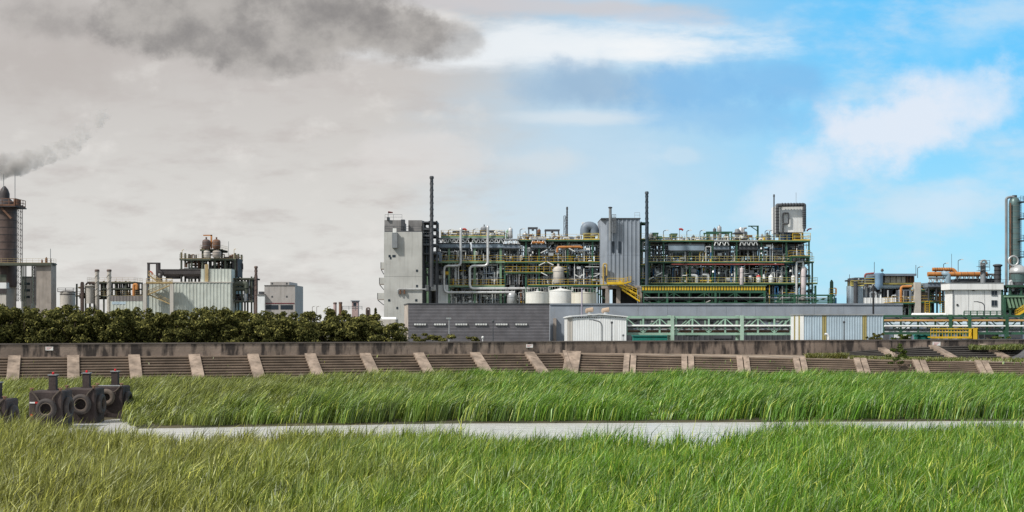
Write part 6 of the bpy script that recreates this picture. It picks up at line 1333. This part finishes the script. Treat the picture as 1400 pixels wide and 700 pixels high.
for a in (203.2, 215): MB().box(X(a, d)-.3, X(a, d)+.3, d-.3, d+.3, Z(386, d)+.25, Z(361, d)).build('post', WD, t)
MB().box(X(201.5, d), X(219, d), d-.35, d+.35, Z(361, d), Z(359, d)).build('beam', WD, t); MB().tube([W(217, 360, d), W(217, 371, d), W(222, 373, d), W(219, 378, d), W(220, 385, d)], .5, 8).build('hose_pipe', WD, t, True)
tag(MB().tube([W(204.5, 371, d-.5), W(207, 372, d-.5), W(209, 375, d-.5)], .22, 8).build('wind_sock', RED, None, True, W(204.5, 371, d-.5)), 'drooping red wind sock on the black portal frame', 'wind sock')
air_cooler(220, 274, 368.5, 378, 385, d, 'long black air cooler with two fans on the mint building roof', WD, 6, WD, tubes=False, nf=2)
r = structure('roof_structure', 'dark green roof frame with platforms above the mint building', 'plant frame', 378., 9, [(248, 345), (262, 353), (277, 338), (294, 338), (308, 353), (321.5, 346)], [(353.5, 246, 323, 1), (367.5, 246, 323, 0), (341, 274, 302, 1)], WG, WY, beams=.5, colw=.45, deckm=WD)
for i, (a, b) in enumerate(((247, 275), (275, 295), (295, 322))): pipework(r, X(a, d), X(b, d), Z(367, d), Z(354, d), 379, 385, 14, 500+i, mats=[WB, WD, RUST, SILVER, CREAM, GREY], rr=(.12, .35)); pipework(r, X(a, d), X(b, d), Z(353, d), Z(347 if i != 1 else 328, d), 379, 384, 7, 510+i, mats=[WB, RUST, WD], rr=(.12, .3))
MB().box(X(316, d), X(323, d), 378, 384, Z(378, d), Z(353, d)).build('shaft_box', WD, r)
for px, pt, pb, w, l, m in ((282, 327, 341, 11, 'brown roof drum under the rusty jib of the mint building', WB), (296, 327, 341, 11, 'brown roof drum beside the first, away from the jib', RUST), (283, 342, 353, 9, 'pale small sphere like vessel under the brown drums', CREAM), (296.5, 342, 353, 12, 'larger pale rounded vessel under the brown drums', CONCW)): vvessel(px, pt, pb, w, 376., l, m, legs=False)
t = T('jib_crane', 'rusty jib arm on top of the roof drums of the mint building', 'crane', W(289, 330, 377)); MB().box(X(288, 377), X(290, 377), 376.8, 377.2, Z(340, 377), Z(321, 377)).build('post', ORANGE, t); MB().box(X(278, 377), X(290, 377), 376.8, 377.2, Z(322.5, 377), Z(321, 377)).build('jib', ORANGE, t)
for px, pt, l in ((249, 342, 'at the portal side of the dark green roof frame'), (320, 341, 'at the stack side of the dark green roof frame')): post_lamp(px, pt, 353, 377., 'ochre lamp post ' + l, WY)
tag(MB().cyl(W(312.5, 353, 380), W(312.5, 330, 380), .06, 5).build('antenna', GREY, None, False, W(312.5, 353, 380)), 'hair thin antenna on the dark green roof frame', 'antenna')
d = 376.
r = structure('pipe_rack', 'dark pipe rack with arched ducts between the mint building and the slim stack', 'pipe rack', d, 8, [(316, 376), (331, 380), (344, 378)], [(380, 314, 348, 0), (411, 316, 346, 1)], WG, WB, beams=.4, colw=.4, deckm=WD)
for u, k in ((388, 0), (395, 1)): MB().tube([W(319, u+14, d-.5), W(319, u, d-.5), W(337, u, d-.5), W(337, u+6, d-.5)], .75-.2*k, 12, 1.5).build('arched_duct', WG, r, True)
pipework(r, X(316, d), X(345, d), Z(412, d), Z(380, d), d+1, d+6, 18, 520, mats=[WB, WD, GREY, WG, SILVER], rr=(.15, .4)); MB().lathe(X(336, d), d-.4, [(.5, Z(412, d)), (.5, Z(398, d)), (.2, Z(396, d))], 10).build('drum', SILVER, r, True)
stack(350, 364, 430, 4.4, 372., 'slim dark brown stack between the mint building and the beige block', WB, True)
d = 366.; t = T('beige_block', 'beige stepped parapet block with a dark red stripe behind the trees', 'building', W(382, 430, d)); BE = mat('beige render', (.40, .375, .36), .8, var=.08, streak=.35)
MB().box(X(361.5, d), X(403.5, d), d, d+14, GZ, Z(390, d)).build('wall', BE, t); MB().box(X(369.5, d), X(395.5, d), d, d+13.9, Z(390, d)+.003, Z(385.4, d)).build('parapet', BE, t); MB().box(X(361, d), X(404, d), d-.15, d-.003, Z(390.4, d), Z(389.7, d)).build('coping', CONCD, t)
MB().box(X(363, d), X(402.5, d), d-.08, d-.003, Z(415.3, d), Z(414.1, d)).build('red_stripe', mat('dark red stripe', (.16, .03, .04), .7), t)
for px, py in ((372, 387.5), (392, 387.5), (372, 405.5), (392, 405.5)): MB().box(X(px-1, d), X(px+1, d), d-.06, d-.003, Z(py+1.1, d), Z(py-1.1, d)).build('wall_vent', GREYD, t)
for a in (363.5, 383.5): MB().box(X(a, d), X(a+17, d), d-.06, d-.003, Z(423, d), Z(417, d)).build('window', GLASS, t)
t = T('white_annex', 'small white annex joined to the beige stepped block', 'building', W(356, 430, d-1)); MB().box(X(352, d-1), X(362, d-1), d-1, d+5, GZ, Z(403.5, d-1)).build('wall', WHITEC, t); MB().box(X(351.5, d-1), X(362.3, d-1), d-1.2, d+5.1, Z(403.5, d-1)+.003, Z(402, d-1)).build('roof', CONCD, t); MB().box(X(353, d), X(359, d), d+.5, d+3, Z(402, d)+.05, Z(398.5, d)).build('roof_box', GREYD, t)
# far small roofs over the trees
d = 440.; PK = mat('pinkish far wall', (.42, .31, .30), .8)
for px, pt, w, m, l in ((458, 413.5, 4.5, PK, 'pinkish far chimney, the paler of two over the trees'), (465.5, 413, 4.5, RUST, 'dark capped far chimney, the darker of two over the trees')): stack(px, pt, 432, w, d, l, m, False, 'far_chimney', WB, 1.)
t = T('far_turret', 'small far turret with a flat dark cap over the trees', 'building', W(485, 432, d)); MB().box(X(481, d), X(489.5, d), d, d+3, GZ, Z(412, d)).build('wall', PK, t); MB().box(X(479.5, d), X(490.5, d), d-.3, d+3.3, Z(412, d)+.003, Z(410.8, d)).build('roof', BLUEG, t); MB().box(X(483, d), X(487, d), d-.06, d-.003, Z(418, d), Z(414, d)).build('window', GLASS, t)
t = T('far_pipe_loop', 'thin far pipe arch with railing beside the far turret', 'pipe', W(500, 432, d)); MB().tube([W(501, 432, d), W(501, 421, d), W(505.5, 421, d), W(505.5, 432, d)], .22, 8, .6).build('pipe', WB, t, True); rail_mesh(MB(), [W(468, 424, d), W(495, 424, d)], t=.14, h=1.2, toe=0).build('railing', GREY, t); MB().lathe(X(502, d), d+1, [(.6, GZ), (.6, Z(424, d)), (.1, Z(422.5, d))], 10).build('drum', WB, t, True)
for px, l in ((427, 'first of three thin far lamps over the trees beside the beige block'), (433, 'second of three thin far lamps over the trees beside the beige block'), (448, 'third of three thin far lamps over the trees, nearest the far chimneys')): post_lamp(px, 419.5, 432, d, l, WB, .8)
px, d = 513.5, 330.; x = X(px, d); t = T('conifer', 'tiny dark conifer between the far turret and the concrete tower', 'tree', (x, d, GZ)); MB().cyl((x, d, GZ), (x, d, Z(424, d)), .15, 6, .04).build('trunk', BARK, t)
rs = np.random.RandomState(2); nn = 500; hh = rs.uniform(0, 1, nn); an = rs.uniform(0, 6.28, nn); zz0, zz1 = GZ+1, Z(421.5, d); rr_ = (1-hh)*1.0+.08; pp = np.stack([rr_*np.cos(an)*rs.uniform(.3, 1, nn), rr_*np.sin(an)*rs.uniform(.3, 1, nn), zz0-GZ+hh*(zz1-zz0)], 1)
aa = rs.normal(0, .16, (nn, 3)); bb2 = rs.normal(0, .16, (nn, 3)); V = np.stack([pp-aa, pp-bb2, pp+aa, pp+bb2], 1).reshape(-1, 3); ii = np.arange(nn)*4; o = npmesh('crown', V, np.stack([ii, ii+1, ii+2, ii+3], 1), None, LEAF); o.parent = t
d = 305.; t = T('white_roofed_shed', 'low white roofed shed at the foot of the concrete tower', 'shed', W(530, 440, d-30)); d = 272.; MB().box(X(516, d), X(541, d), d, d+6, GZ, Z(436.5, d)).build('wall', CREAM, t); MB().hlathe((X(515, d), d+3, Z(437, d)), (1, 0, 0), [(.3, 0), (.5, .1), (.5, (541-516)/F*d), (.3, (542-516)/F*d)], 12).build('roof', WHITEC, t, True)
# ================================================================== smoke plume
d = 386.; path = [(-90, 246, 16), (-40, 236, 17), (0, 228, 15), (35, 222, 14), (62, 212, 12), (85, 205, 12), (103, 196, 12), (112, 182, 11), (124, 170, 12), (138, 160, 11), (150, 152, 6)]
rings = []; n = 18; fine = []
for (a, b) in zip(path[:-1], path[1:]):
    for k in range(4): fine.append(tuple(a[i]+(b[i]-a[i])*k/4 for i in range(3)))
fine.append(path[-1])
vs, fs = [], []
for i, (px, py, rp) in enumerate(fine):
    c = W(px, py, d); nx = fine[min(i+1, len(fine)-1)]; pv = fine[max(i-1, 0)]; tg = (W(nx[0], nx[1], d)-W(pv[0], pv[1], d)).normalized(); a = tg.cross(Vector((0, 1, 0))).normalized(); b = tg.cross(a); R = rp/F*d*1.15
    for j in range(n): k = 2*math.pi*j/n; vs.append(c+(a*math.cos(k)+b*math.sin(k))*R*(1+.18*math.sin(2.1*i+3*k)))
for i in range(len(fine)-1):
    for j in range(n): fs.append((i*n+j, (i+1)*n+j, (i+1)*n+(j+1) % n, i*n+(j+1) % n))
fs += [tuple(range(n)), tuple(range((len(fine)-1)*n, len(fine)*n))[::-1]]
sm = bpy.data.materials.new('smoke volume'); sm.use_nodes = True; n_ = sm.node_tree.nodes; l = sm.node_tree.links; n_.remove(n_['Principled BSDF'])
pv = n_.new('ShaderNodeVolumePrincipled'); pv.inputs['Color'].default_value = (.82, .79, .77, 1); pv.inputs['Anisotropy'].default_value = .2
g = n_.new('ShaderNodeNewGeometry'); t1 = n_.new('ShaderNodeTexNoise'); t1.inputs['Scale'].default_value = .28; t1.inputs['Detail'].default_value = 6; t1.inputs['Roughness'].default_value = .65; l.new(g.outputs['Position'], t1.inputs[0])
sx = n_.new('ShaderNodeSeparateXYZ'); l.new(g.outputs['Position'], sx.inputs[0]); fd = n_.new('ShaderNodeMapRange'); l.new(sx.outputs[0], fd.inputs[0]); fd.inputs[1].default_value = X(-20, d); fd.inputs[2].default_value = X(150, d); fd.inputs[3].default_value = .34; fd.inputs[4].default_value = .53
sb = n_.new('ShaderNodeMath'); sb.operation = 'SUBTRACT'; l.new(t1.outputs[0], sb.inputs[0]); l.new(fd.outputs[0], sb.inputs[1])
ml = n_.new('ShaderNodeMath'); ml.operation = 'MULTIPLY'; ml.use_clamp = False; l.new(sb.outputs[0], ml.inputs[0]); ml.inputs[1].default_value = 2.6
mx_ = n_.new('ShaderNodeMath'); mx_.operation = 'MAXIMUM'; l.new(ml.outputs[0], mx_.inputs[0]); mx_.inputs[1].default_value = 0; l.new(mx_.outputs[0], pv.inputs['Density']); l.new(pv.outputs[0], n_['Material Output'].inputs['Volume'])
so_ = kind(MB().add(vs, fs).build('smoke', sm), 'stuff')
import bmesh
bm_ = bmesh.new(); bm_.from_mesh(so_.data); bmesh.ops.recalc_face_normals(bm_, faces=bm_.faces); bm_.to_mesh(so_.data); bm_.free()
for k, v in LABELS.items():
    if len(v) > 1: print('DUPLICATE LABEL', len(v), k)
